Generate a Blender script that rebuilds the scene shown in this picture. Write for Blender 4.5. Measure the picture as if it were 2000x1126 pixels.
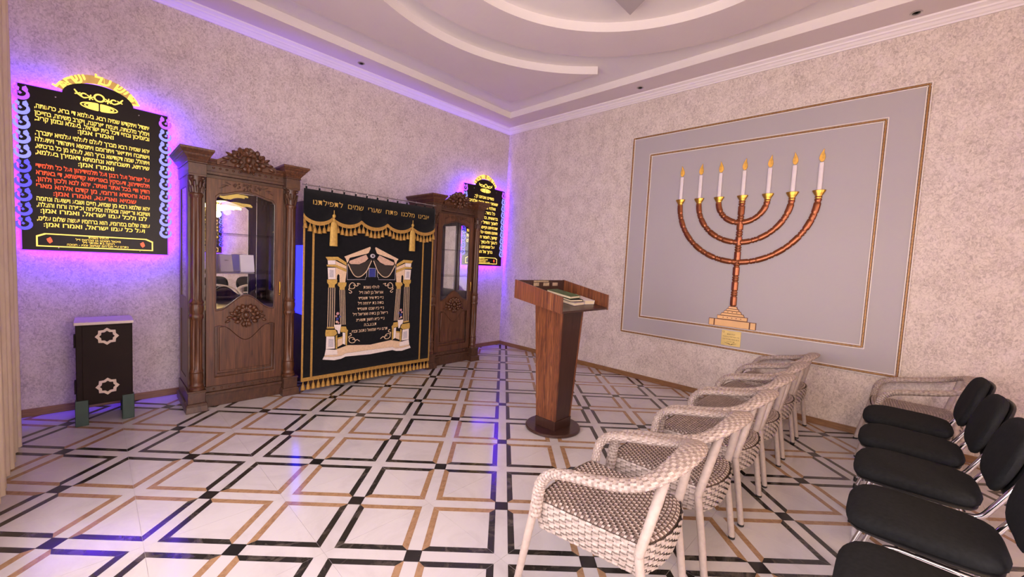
import bpy, bmesh, math, random
from mathutils import Vector, Matrix
random.seed(7)
PI = math.pi
for o in list(bpy.data.objects):
    bpy.data.objects.remove(o)
SC = bpy.context.scene
COL = SC.collection

# ------------------------------------------------------------------ camera, world, lights, exposure
# room frame: corner of the two visible walls at the origin, room at X<0, Y<0, z up (metres)
CAM = Vector((-4.92238, -4.93893, 1.43264))
def camera():
    yaw, pitch, roll = 0.0234 + PI / 4, -0.0645, 0.0515     # yaw measured from +Y towards +X
    f = Vector((math.sin(yaw) * math.cos(pitch), math.cos(yaw) * math.cos(pitch), math.sin(pitch)))
    r = Vector((math.cos(yaw), -math.sin(yaw), 0))
    u = r.cross(f)
    c, s = math.cos(roll), math.sin(roll)
    r2, u2 = c * r + s * u, -s * r + c * u
    cd = bpy.data.cameras.new('camera')
    cd.sensor_width = 36.0
    cd.lens = 785.6 * 36.0 / 2000.0
    cd.clip_start = 0.02
    co = bpy.data.objects.new('camera', cd)
    m = Matrix.Identity(4)
    for i in range(3):
        m[i][0], m[i][1], m[i][2], m[i][3] = r2[i], u2[i], -f[i], CAM[i]
    co.matrix_world = m
    COL.objects.link(co)
    SC.camera = co
camera()

W = bpy.data.worlds.new('world')
SC.world = W
W.use_nodes = True
W.node_tree.nodes['Background'].inputs[0].default_value = (0.80, 0.86, 1.0, 1)
W.node_tree.nodes['Background'].inputs[1].default_value = 1.0

def area(name, loc, rot, sx, sy, power, color):
    ld = bpy.data.lights.new(name, 'AREA')
    ld.shape = 'RECTANGLE'
    ld.size, ld.size_y = sx, sy
    ld.energy = power
    ld.color = color
    lo = bpy.data.objects.new(name, ld)
    lo.location = loc
    lo.rotation_euler = rot
    COL.objects.link(lo)
    return lo
# daylight through the two left wall windows, plus fill through an added rear opening
DAY = (1.0, 0.80, 0.77)
area('daylight_window_1', (-5.62, -2.75, 1.5), (0, -PI / 2, 0), 2.3, 1.5, 52, DAY)
area('daylight_window_2', (-5.62, -4.75, 1.5), (0, -PI / 2, 0), 2.3, 1.9, 56, DAY)
area('fill_light_rear', (-4.3, -7.62, 1.5), (PI / 2, 0, 0), 1.5, 2.3, 90, (1.0, 0.77, 0.70))  # added fill from behind the viewer to brighten the cabinet wall

vs = SC.view_settings
vs.view_transform = 'Standard'
vs.look = 'None'
vs.gamma = 1.0
vs.use_curve_mapping = False
vs.exposure = 0.76

# ------------------------------------------------------------------ materials
MATS = {}
def new_mat(name):
    m = bpy.data.materials.new(name)
    m.use_nodes = True
    nt = m.node_tree
    return m, nt, nt.nodes['Principled BSDF']
def ramp(nt, fac, stops):
    r = nt.nodes.new('ShaderNodeValToRGB')
    el = r.color_ramp.elements
    while len(el) > len(stops):
        el.remove(el[-1])
    while len(el) < len(stops):
        el.new(1.0)
    for e, (p, c) in zip(el, stops):
        e.position = p
        e.color = (c[0], c[1], c[2], 1)
    nt.links.new(fac, r.inputs[0])
    return r.outputs[0]
def coords(nt, scale=(1, 1, 1), kind='Object', rot=(0, 0, 0)):
    t = nt.nodes.new('ShaderNodeTexCoord')
    mp = nt.nodes.new('ShaderNodeMapping')
    mp.inputs['Scale'].default_value = scale
    mp.inputs['Rotation'].default_value = rot
    nt.links.new(t.outputs[kind], mp.inputs[0])
    return mp.outputs[0]
def noise(nt, vec, scale, detail=3, rough=0.5, dist=0.0):
    n = nt.nodes.new('ShaderNodeTexNoise')
    n.inputs['Scale'].default_value = scale
    n.inputs['Detail'].default_value = detail
    n.inputs['Roughness'].default_value = rough
    n.inputs['Distortion'].default_value = dist
    nt.links.new(vec, n.inputs['Vector'])
    return n.outputs['Fac']
def add_bump(nt, b, fac, strength, dist):
    bp = nt.nodes.new('ShaderNodeBump')
    bp.inputs['Strength'].default_value = strength
    bp.inputs['Distance'].default_value = dist
    nt.links.new(fac, bp.inputs['Height'])
    nt.links.new(bp.outputs[0], b.inputs['Normal'])
def plain(key, col, rough=0.5, metal=0.0, var=0.12, nscale=14.0, bump=0.0, bscale=120.0, spec=0.5, sheen=0.0, coat=0.0):
    m, nt, b = new_mat(key)
    v = coords(nt)
    c2 = tuple(max(0, c * (1 - var)) for c in col)
    c3 = tuple(min(1, c * (1 + var * 0.5)) for c in col)
    nt.links.new(ramp(nt, noise(nt, v, nscale), [(0.3, c2), (0.7, c3)]), b.inputs['Base Color'])
    b.inputs['Roughness'].default_value = rough
    b.inputs['Metallic'].default_value = metal
    b.inputs['Specular IOR Level'].default_value = spec
    if sheen:
        b.inputs['Sheen Weight'].default_value = sheen
    if coat:
        b.inputs['Coat Weight'].default_value = coat
        b.inputs['Coat Roughness'].default_value = 0.12
    if bump:
        add_bump(nt, b, noise(nt, v, bscale, 2), bump, 0.004)
    MATS[key] = m
    return m
def emit(key, col, strength, base=(0.02, 0.02, 0.02), sample='AUTO'):
    m, nt, b = new_mat(key)
    v = coords(nt)
    c2 = tuple(c * 0.85 for c in col)
    nt.links.new(ramp(nt, noise(nt, v, 30), [(0.3, c2), (0.7, col)]), b.inputs['Emission Color'])
    b.inputs['Emission Strength'].default_value = strength
    b.inputs['Base Color'].default_value = (*base, 1)
    b.inputs['Roughness'].default_value = 0.4
    m.cycles.emission_sampling = sample
    MATS[key] = m
    return m
def wood(key, stops, scale, rough=0.35, ns=3.0, dist=0.6, coat=0.0, bump=0.05):
    m, nt, b = new_mat(key)
    v = coords(nt, scale)
    f = noise(nt, v, ns, 4, 0.55, dist)
    nt.links.new(ramp(nt, f, stops), b.inputs['Base Color'])
    b.inputs['Roughness'].default_value = rough
    if coat:
        b.inputs['Coat Weight'].default_value = coat
        b.inputs['Coat Roughness'].default_value = 0.15
    add_bump(nt, b, f, bump, 0.003)
    MATS[key] = m

def make_wallpaper():
    m, nt, b = new_mat('wallpaper')
    v = coords(nt, (1, 1, 0.75))
    f1 = noise(nt, v, 52, 3, 0.6, 1.2)
    f2 = noise(nt, v, 7, 2, 0.5, 0.4)
    mx = nt.nodes.new('ShaderNodeMath')
    mx.operation = 'MULTIPLY_ADD'
    nt.links.new(f2, mx.inputs[0])
    mx.inputs[1].default_value = 0.35
    nt.links.new(f1, mx.inputs[2])
    c = ramp(nt, mx.outputs[0], [(0.48, (0.41, 0.345, 0.305)), (0.60, (0.53, 0.45, 0.405)), (0.74, (0.65, 0.565, 0.51)), (0.9, (0.72, 0.63, 0.575))])
    nt.links.new(c, b.inputs['Base Color'])
    b.inputs['Roughness'].default_value = 0.62
    add_bump(nt, b, f1, 0.35, 0.006)
    MATS['wallpaper'] = m
make_wallpaper()
plain('ceiling_paint', (0.72, 0.66, 0.64), 0.7, var=0.03, nscale=2)
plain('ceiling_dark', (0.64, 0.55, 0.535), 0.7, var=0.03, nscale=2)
plain('star_paint', (0.40, 0.345, 0.345), 0.6, var=0.03, nscale=2)
plain('moulding', (0.74, 0.68, 0.68), 0.5, var=0.03, nscale=5)
wood('baseboard_wood', [(0.3, (0.16, 0.075, 0.03)), (0.6, (0.26, 0.13, 0.05)), (0.8, (0.32, 0.17, 0.07))], (3, 3, 40), 0.4)
def make_marble(key, base, vein, rough, ns, lo, hi):
    m, nt, b = new_mat(key)
    oi = nt.nodes.new('ShaderNodeObjectInfo')
    v = coords(nt)
    ad = nt.nodes.new('ShaderNodeVectorMath')
    ad.operation = 'ADD'
    nt.links.new(v, ad.inputs[0])
    nt.links.new(oi.outputs['Location'], ad.inputs[1])
    f = noise(nt, ad.outputs[0], ns, 6, 0.65, 1.2)
    nt.links.new(ramp(nt, f, [(0.0, base), (lo, base), (hi, vein)]), b.inputs['Base Color'])
    b.inputs['Roughness'].default_value = rough
    b.inputs['Specular IOR Level'].default_value = 0.45
    MATS[key] = m
make_marble('marble_white', (0.57, 0.54, 0.55), (0.50, 0.465, 0.47), 0.13, 3.0, 0.45, 0.7)
make_marble('marble_dark', (0.022, 0.020, 0.018), (0.12, 0.10, 0.085), 0.13, 9.0, 0.52, 0.72)
make_marble('marble_tan', (0.37, 0.225, 0.125), (0.25, 0.145, 0.075), 0.15, 22.0, 0.42, 0.68)
make_marble('marble_black', (0.014, 0.013, 0.013), (0.03, 0.028, 0.026), 0.12, 9.0, 0.5, 0.8)
plain('grout', (0.40, 0.36, 0.35), 0.8)
wood('cabinet_wood', [(0.30, (0.042, 0.014, 0.006)), (0.5, (0.085, 0.030, 0.012)), (0.70, (0.140, 0.054, 0.022))], (22, 22, 1.3), 0.40, 2.4, 0.8, 0.08)
wood('cabinet_dark_wood', [(0.3, (0.045, 0.019, 0.011)), (0.6, (0.080, 0.034, 0.018)), (0.8, (0.11, 0.05, 0.026))], (14, 14, 5), 0.36, 3, 0.5, 0.1)
wood('lectern_wood', [(0.30, (0.050, 0.014, 0.007)), (0.40, (0.17, 0.052, 0.018)), (0.46, (0.075, 0.022, 0.010)), (0.54, (0.21, 0.068, 0.023)), (0.62, (0.095, 0.028, 0.012)), (0.68, (0.30, 0.115, 0.042)), (0.76, (0.13, 0.038, 0.015))], (15, 15, 0.35), 0.34, 2.4, 0.5, 0.15, 0.02)
wood('lectern_dark', [(0.3, (0.035, 0.014, 0.010)), (0.7, (0.055, 0.023, 0.017))], (20, 20, 1), 0.30, 3)
plain('velvet', (0.006, 0.006, 0.008), 0.9, var=0.3, nscale=30, bump=0.15, bscale=500, spec=0.1, sheen=0.15)
plain('gold_thread', (0.42, 0.235, 0.052), 0.42, 0.35, 0.25, 60, 0.5, 700)
plain('gold_bright', (0.52, 0.33, 0.075), 0.42, 0.25, 0.2, 60, 0.4, 700)
plain('cream_thread', (0.66, 0.47, 0.31), 0.6, 0, 0.15, 60, 0.4, 600)
plain('white_thread', (0.72, 0.63, 0.60), 0.6, 0, 0.1, 60, 0.4, 600)
plain('pink_thread', (0.56, 0.36, 0.27), 0.6, 0, 0.2, 60, 0.4, 600)
plain('gray_thread', (0.46, 0.42, 0.46), 0.6, 0, 0.15, 80, 0.4, 600)
plain('brown_thread', (0.022, 0.015, 0.012), 0.7, 0, 0.2, 40)
plain('blue_thread', (0.02, 0.03, 0.22), 0.6, 0, 0.2, 60)
plain('rose_thread', (0.45, 0.22, 0.22), 0.6, 0, 0.3, 80)
plain('wicker', (0.45, 0.37, 0.33), 0.48, 0, 0.28, 45, 0.2, 300)
plain('wicker_brown', (0.23, 0.16, 0.135), 0.5, 0, 0.25, 45, 0.2, 300)
plain('wicker_dip_shade', (0.31, 0.235, 0.20), 0.5, 0, 0.25, 45, 0.2, 300)
plain('wicker_gap_shade', (0.12, 0.080, 0.065), 0.7, 0, 0.2, 40)
plain('wicker_leg', (0.47, 0.385, 0.34), 0.45, 0, 0.12, 40)
plain('fabric_charcoal', (0.0165, 0.018, 0.020), 0.9, 0, 0.2, 60, 0.25, 900, 0.12, 0.0)
plain('black_plastic', (0.012, 0.012, 0.013), 0.45, 0, 0.1)
plain('chrome', (0.75, 0.74, 0.76), 0.12, 1.0, 0.05)
plain('rubber', (0.015, 0.014, 0.014), 0.7)
plain('copper', (0.26, 0.080, 0.030), 0.24, 0.7, 0.15, 20)
plain('brass', (0.52, 0.30, 0.05), 0.28, 0.85, 0.15, 20)
plain('candle_white', (0.78, 0.71, 0.72), 0.5, 0, 0.03)
plain('flame_print', (0.78, 0.43, 0.06), 0.5, 0, 0.25, 25)
plain('base_gold', (0.78, 0.47, 0.20), 0.5, 0.05, 0.08, 8)
plain('base_outline', (0.17, 0.055, 0.025), 0.5)
plain('panel_paint', (0.395, 0.36, 0.37), 0.5, 0, 0.02, 1.5)
plain('panel_white', (0.80, 0.72, 0.66), 0.45, 0, 0.03)
plain('rope_gold', (0.36, 0.19, 0.07), 0.4, 0.3, 0.3, 60)
plain('plaque_gold', (0.62, 0.45, 0.15), 0.35, 0.35, 0.15, 10)
plain('ink', (0.05, 0.03, 0.015), 0.6)
plain('box_dark', (0.015, 0.007, 0.006), 0.6, 0, 0.25, 6, spec=0.2)
plain('box_top', (0.66, 0.58, 0.55), 0.5, 0, 0.05)
plain('box_green', (0.005, 0.036, 0.024), 0.4, 0, 0.15)
plain('box_cream', (0.70, 0.58, 0.50), 0.55, 0, 0.1, 30)
plain('book_green', (0.06, 0.12, 0.03), 0.55, 0, 0.7, 28)
plain('book_white', (0.72, 0.66, 0.68), 0.5, 0, 0.04)
plain('book_pages', (0.74, 0.64, 0.46), 0.7, 0, 0.1, 90)
plain('book_lilac', (0.36, 0.29, 0.34), 0.55, 0, 0.1)
plain('book_cover', (0.50, 0.43, 0.42), 0.5, 0, 0.06)
plain('sticker', (0.42, 0.32, 0.20), 0.5, 0, 0.3, 60)
plain('sign_black', (0.010, 0.005, 0.005), 0.38, 0, 0.2, 5, spec=0.25)
plain('frame_white', (0.75, 0.72, 0.70), 0.4, 0, 0.04)
plain('steel', (0.5, 0.48, 0.48), 0.25, 1.0, 0.05)
plain('lamp_metal', (0.52, 0.36, 0.14), 0.3, 0.9, 0.1)
emit('text_yellow', (1.0, 0.60, 0.10), 1.2, sample='NONE')
emit('text_red', (1.0, 0.075, 0.02), 1.25, sample='NONE')
emit('led_violet', (0.08, 0.002, 1.0), 390.0)
emit('led_warm', (1.0, 0.60, 0.20), 40.0)
emit('edge_violet', (0.24, 0.03, 1.0), 1.7, sample='NONE')
emit('arch_glow', (1.0, 0.50, 0.12), 0.42, sample='NONE')
emit('tulip_blue', (0.09, 0.07, 1.0), 0.95, sample='NONE')
emit('tulip_pale', (0.26, 0.26, 1.0), 0.95, sample='NONE')
emit('tulip_magenta', (0.42, 0.08, 0.95), 1.0, sample='NONE')
emit('led_blue', (0.01, 0.01, 1.0), 5.0)
emit('lamp_yellow', (1.0, 0.60, 0.16), 9.0)
emit('lamp_white', (1.0, 0.85, 0.65), 8.0)
def make_glass(key, tint, refl):
    m = bpy.data.materials.new(key)
    m.use_nodes = True
    nt = m.node_tree
    nt.nodes.clear()
    out = nt.nodes.new('ShaderNodeOutputMaterial')
    mix = nt.nodes.new('ShaderNodeMixShader')
    tr = nt.nodes.new('ShaderNodeBsdfTransparent')
    gl = nt.nodes.new('ShaderNodeBsdfGlossy')
    tr.inputs[0].default_value = (*tint, 1)
    gl.inputs['Roughness'].default_value = 0.01
    lw = nt.nodes.new('ShaderNodeLayerWeight')
    lw.inputs[0].default_value = 0.5
    pw = nt.nodes.new('ShaderNodeMath')
    pw.operation = 'POWER'
    pw.inputs[1].default_value = 4.0
    ma = nt.nodes.new('ShaderNodeMath')
    ma.operation = 'MULTIPLY_ADD'
    ma.inputs[1].default_value = 0.9
    ma.inputs[2].default_value = refl
    nt.links.new(lw.outputs['Facing'], pw.inputs[0])
    nt.links.new(pw.outputs[0], ma.inputs[0])
    nt.links.new(ma.outputs[0], mix.inputs[0])
    nt.links.new(tr.outputs[0], mix.inputs[1])
    nt.links.new(gl.outputs[0], mix.inputs[2])
    nt.links.new(mix.outputs[0], out.inputs[0])
    MATS[key] = m
make_glass('glass', (0.97, 0.98, 0.98), 0.03)
plain('mirror', (0.90, 0.90, 0.91), 0.01, 1.0, 0.01)
def make_drape():
    m = bpy.data.materials.new('drape_fabric')
    m.use_nodes = True
    nt = m.node_tree
    nt.nodes.clear()
    out = nt.nodes.new('ShaderNodeOutputMaterial')
    mix = nt.nodes.new('ShaderNodeMixShader')
    mix.inputs[0].default_value = 0.4
    d = nt.nodes.new('ShaderNodeBsdfDiffuse')
    t = nt.nodes.new('ShaderNodeBsdfTranslucent')
    v = coords(nt, (1, 1, 0.3))
    c = ramp(nt, noise(nt, v, 30), [(0.3, (0.80, 0.66, 0.50)), (0.7, (0.88, 0.75, 0.60))])
    nt.links.new(c, d.inputs[0])
    nt.links.new(c, t.inputs[0])
    nt.links.new(d.outputs[0], mix.inputs[1])
    nt.links.new(t.outputs[0], mix.inputs[2])
    nt.links.new(mix.outputs[0], out.inputs[0])
    MATS['drape_fabric'] = m
make_drape()

# ------------------------------------------------------------------ mesh helpers
class MB:
    def __init__(s):
        s.v, s.f, s.mi = [], [], []
        s.cur = 0
    def add(s, vs_, fs_):
        b = len(s.v)
        s.v += [tuple(p) for p in vs_]
        for f in fs_:
            s.f.append(tuple(b + i for i in f))
            s.mi.append(s.cur)
        return s
    def box(s, x0, x1, y0, y1, z0, z1):
        return s.add([(x0, y0, z0), (x1, y0, z0), (x1, y1, z0), (x0, y1, z0), (x0, y0, z1), (x1, y0, z1), (x1, y1, z1), (x0, y1, z1)],
                     [(0, 3, 2, 1), (4, 5, 6, 7), (0, 1, 5, 4), (1, 2, 6, 5), (2, 3, 7, 6), (3, 0, 4, 7)])
    def hexa(s, lo, hi):
        # lo, hi: four corners each (counter-clockwise from above)
        return s.add(list(lo) + list(hi), [(0, 3, 2, 1), (4, 5, 6, 7), (0, 1, 5, 4), (1, 2, 6, 5), (2, 3, 7, 6), (3, 0, 4, 7)])
    def frustum(s, cx, cy, z0, z1, hx0, hy0, hx1, hy1, cx1=None, cy1=None):
        cx1 = cx if cx1 is None else cx1
        cy1 = cy if cy1 is None else cy1
        return s.hexa([(cx - hx0, cy - hy0, z0), (cx + hx0, cy - hy0, z0), (cx + hx0, cy + hy0, z0), (cx - hx0, cy + hy0, z0)],
                      [(cx1 - hx1, cy1 - hy1, z1), (cx1 + hx1, cy1 - hy1, z1), (cx1 + hx1, cy1 + hy1, z1), (cx1 - hx1, cy1 + hy1, z1)])
    def lathe(s, prof, n=20, cx=0, cy=0, flute=0, famp=0.0, z0=None, z1=None):
        vs_ = []
        for r, z in prof:
            for k in range(n):
                a = 2 * PI * k / n
                rr = r
                if flute and z0 < z < z1:
                    rr = r * (1 - famp * (0.5 + 0.5 * math.cos(flute * a)))
                vs_.append((cx + rr * math.cos(a), cy + rr * math.sin(a), z))
        fs_ = []
        for i in range(len(prof) - 1):
            for k in range(n):
                k2 = (k + 1) % n
                fs_.append((i * n + k, i * n + k2, (i + 1) * n + k2, (i + 1) * n + k))
        fs_.append(tuple(range(n - 1, -1, -1)))
        L = (len(prof) - 1) * n
        fs_.append(tuple(L + k for k in range(n)))
        return s.add(vs_, fs_)
    def tube(s, pts, r, n=8, closed=False, squash=None):
        pts = [Vector(p) for p in pts]
        N = len(pts)
        rs = r if isinstance(r, (list, tuple)) else [r] * N
        vs_ = []
        prev = None
        for i, p in enumerate(pts):
            if closed:
                t = (pts[(i + 1) % N] - pts[i - 1]).normalized()
            else:
                t = (pts[min(i + 1, N - 1)] - pts[max(i - 1, 0)]).normalized()
            if prev is None:
                a = Vector((0, 0, 1)) if abs(t.z) < 0.9 else Vector((1, 0, 0))
            else:
                a = prev
            a = (a - t * a.dot(t)).normalized()
            prev = a
            b = t.cross(a)
            for k in range(n):
                an = 2 * PI * k / n
                q = a * math.cos(an) * rs[i] + b * math.sin(an) * rs[i]
                if squash:
                    q = Vector((q.x * squash[0], q.y * squash[1], q.z * squash[2]))
                vs_.append(p + q)
        fs_ = []
        for i in range(N if closed else N - 1):
            j = (i + 1) % N
            for k in range(n):
                k2 = (k + 1) % n
                fs_.append((i * n + k, i * n + k2, j * n + k2, j * n + k))
        if not closed:
            fs_.append(tuple(range(n - 1, -1, -1)))
            fs_.append(tuple((N - 1) * n + k for k in range(n)))
        return s.add(vs_, fs_)
    def prism_xz(s, poly, y0, y1):
        # polygon in the x-z plane, extruded from y0 (front) to y1
        n = len(poly)
        ar = sum(poly[i][0] * poly[(i + 1) % n][1] - poly[(i + 1) % n][0] * poly[i][1] for i in range(n))
        if ar < 0:
            poly = poly[::-1]
        vs_ = [(x, y0, z) for x, z in poly] + [(x, y1, z) for x, z in poly]
        fs_ = [tuple(range(n)), tuple(range(2 * n - 1, n - 1, -1))]
        for i in range(n):
            j = (i + 1) % n
            fs_.append((j, i, n + i, n + j))
        return s.add(vs_, fs_)
    def prism_xy(s, poly, z0, z1):
        n = len(poly)
        ar = sum(poly[i][0] * poly[(i + 1) % n][1] - poly[(i + 1) % n][0] * poly[i][1] for i in range(n))
        if ar < 0:
            poly = poly[::-1]
        vs_ = [(x, y, z0) for x, y in poly] + [(x, y, z1) for x, y in poly]
        fs_ = [tuple(range(n - 1, -1, -1)), tuple(range(n, 2 * n))]
        for i in range(n):
            j = (i + 1) % n
            fs_.append((i, j, n + j, n + i))
        return s.add(vs_, fs_)
    def ball(s, c, r, nu=10, nv=6):
        rx, ry, rz = r if isinstance(r, (list, tuple)) else (r, r, r)
        vs_ = [(c[0], c[1], c[2] - rz)]
        for i in range(1, nv):
            th = -PI / 2 + PI * i / nv
            for k in range(nu):
                a = 2 * PI * k / nu
                vs_.append((c[0] + rx * math.cos(th) * math.cos(a), c[1] + ry * math.cos(th) * math.sin(a), c[2] + rz * math.sin(th)))
        vs_.append((c[0], c[1], c[2] + rz))
        fs_ = []
        for k in range(nu):
            k2 = (k + 1) % nu
            fs_.append((0, 1 + k2, 1 + k))
            for i in range(nv - 2):
                a = 1 + i * nu
                fs_.append((a + k, a + k2, a + nu + k2, a + nu + k))
            a = 1 + (nv - 2) * nu
            fs_.append((a + k, a + k2, len(vs_) - 1))
        return s.add(vs_, fs_)
    def xform(s, m, start=0):
        for i in range(start, len(s.v)):
            s.v[i] = tuple(m @ Vector(s.v[i]))
        return s
    def mesh(s, name, mats, smooth=None):
        me = bpy.data.meshes.new(name)
        me.from_pydata(s.v, [], s.f)
        if isinstance(mats, str):
            mats = [mats]
        for k in mats:
            me.materials.append(MATS[k])
        if len(mats) > 1:
            me.polygons.foreach_set('material_index', s.mi)
        if smooth is not None:
            me.polygons.foreach_set('use_smooth', [True] * len(me.polygons))
            try:
                me.set_sharp_from_angle(angle=math.radians(smooth))
            except Exception:
                pass
        me.update()
        return me
    def build(s, name, mats, parent=None, loc=(0, 0, 0), rotz=0, smooth=None, bevel=0.0, seg=2):
        return link(name, s.mesh(name, mats, smooth), parent, loc, rotz, bevel, seg)
def link(name, me, parent=None, loc=(0, 0, 0), rotz=0, bevel=0.0, seg=2):
    o = bpy.data.objects.new(name, me)
    COL.objects.link(o)
    o.location = loc
    o.rotation_euler = (0, 0, rotz)
    if parent:
        o.parent = parent
    if bevel:
        md = o.modifiers.new('bevel', 'BEVEL')
        md.width = bevel
        md.segments = seg
        md.limit_method = 'ANGLE'
        md.angle_limit = math.radians(40)
    return o
def tag(o, label, cat, group=None, kind=None):
    o['label'] = label
    o['category'] = cat
    if group:
        o['group'] = group
    if kind:
        o['kind'] = kind
    return o
def thing(name, label, cat, loc=(0, 0, 0), rotz=0, group=None):
    o = bpy.data.objects.new(name, None)
    o.empty_display_size = 0.1
    COL.objects.link(o)
    o.location = loc
    o.rotation_euler = (0, 0, rotz)
    return tag(o, label, cat, group)
def copy_tree(o, parent=None):
    c = o.copy()
    COL.objects.link(c)
    c.parent = parent
    for ch in [x for x in o.children]:
        copy_tree(ch, c)
    return c
def curve_plate(outlines, half, bevel=0.0, bres=1):
    # closed outlines (holes allowed) in the x-z plane -> solid plate facing -Y, centred on y=0
    cu = bpy.data.curves.new('plate', 'CURVE')
    cu.dimensions = '2D'
    cu.fill_mode = 'BOTH'
    cu.extrude = half
    cu.bevel_depth = bevel
    cu.bevel_resolution = bres
    if bevel:
        cu.offset = -bevel
    for pts in outlines:
        sp = cu.splines.new('POLY')
        sp.points.add(len(pts) - 1)
        for p, q in zip(sp.points, pts):
            p.co = (q[0], q[1], 0, 1)
        sp.use_cyclic_u = True
    ob = bpy.data.objects.new('plate', cu)
    me = bpy.data.meshes.new_from_object(ob)
    bpy.data.objects.remove(ob)
    bpy.data.curves.remove(cu)
    me.transform(Matrix.Rotation(PI / 2, 4, 'X'))
    return me
def plate(name, outlines, half, mat, parent=None, loc=(0, 0, 0), bevel=0.0, flat=False):
    me = curve_plate(outlines, half, bevel)
    if flat:
        me.transform(Matrix.Rotation(-PI / 2, 4, 'X'))
    me.materials.append(MATS[mat])
    return link(name, me, parent, loc)
def text_mesh(txt, height=None, width=None, extrude=0.001, offset=0.0, maxw=None, spacing=1.0):
    # Hebrew is laid out right to left: the string is reversed by hand; glyphs stand in the x-z plane facing -Y
    heb = any('\u0590' <= c <= '\u05ff' for c in txt)
    cu = bpy.data.curves.new('txt', 'FONT')
    cu.body = txt[::-1] if heb else txt
    cu.align_x = 'CENTER'
    cu.size = 1.0
    cu.resolution_u = 2
    cu.offset = offset
    cu.space_character = spacing
    ob = bpy.data.objects.new('txt', cu)
    COL.objects.link(ob)
    me = bpy.data.meshes.new_from_object(ob)
    bpy.data.objects.remove(ob)
    bpy.data.curves.remove(cu)
    xs = [v.co.x for v in me.vertices]
    ys = [v.co.y for v in me.vertices]
    w = max(xs) - min(xs)
    cx = 0.5 * (max(xs) + min(xs))
    sy = height / 0.7 if height else width / w
    sx = width / w if width else sy
    if maxw and sx * w > maxw:
        sx = maxw / w
    me.transform(Matrix.Translation((-cx, -0.3, 0)))
    me.transform(Matrix.Diagonal((sx, sy, 1, 1)))
    bm = bmesh.new()
    bm.from_mesh(me)
    bmesh.ops.dissolve_limit(bm, angle_limit=0.01, verts=bm.verts, edges=bm.edges)
    r = bmesh.ops.extrude_face_region(bm, geom=bm.faces[:])
    bmesh.ops.translate(bm, vec=(0, 0, extrude), verts=[g for g in r['geom'] if isinstance(g, bmesh.types.BMVert)])
    bm.to_mesh(me)
    bm.free()
    me.transform(Matrix.Rotation(PI / 2, 4, 'X'))
    return me
def text(name, txt, mat, parent, loc, **kw):
    me = text_mesh(txt, **kw)
    me.materials.append(MATS[mat])
    return link(name, me, parent, loc)
def smooth_path(pts, n):
    # Catmull-Rom through pts
    pts = [Vector(p) for p in pts]
    out = []
    P = [pts[0] * 2 - pts[1]] + pts + [pts[-1] * 2 - pts[-2]]
    for i in range(1, len(P) - 2):
        for k in range(n):
            t = k / n
            a, b, c, d = P[i - 1], P[i], P[i + 1], P[i + 2]
            out.append(0.5 * ((2 * b) + (c - a) * t + (2 * a - 5 * b + 4 * c - d) * t * t + (3 * b - a - 3 * c + d) * t ** 3))
    out.append(pts[-1])
    return out
def clip_poly(poly, x0, x1, y0, y1):
    for ax, lim, sgn in ((0, x0, 1), (0, x1, -1), (1, y0, 1), (1, y1, -1)):
        out = []
        n = len(poly)
        for i in range(n):
            a, b = poly[i], poly[(i + 1) % n]
            da, db = (a[ax] - lim) * sgn, (b[ax] - lim) * sgn
            if da >= 0:
                out.append(a)
            if da * db < 0:
                t = da / (da - db)
                out.append((a[0] + t * (b[0] - a[0]), a[1] + t * (b[1] - a[1])))
        poly = out
        if len(poly) < 3:
            return []
    return poly

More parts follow.
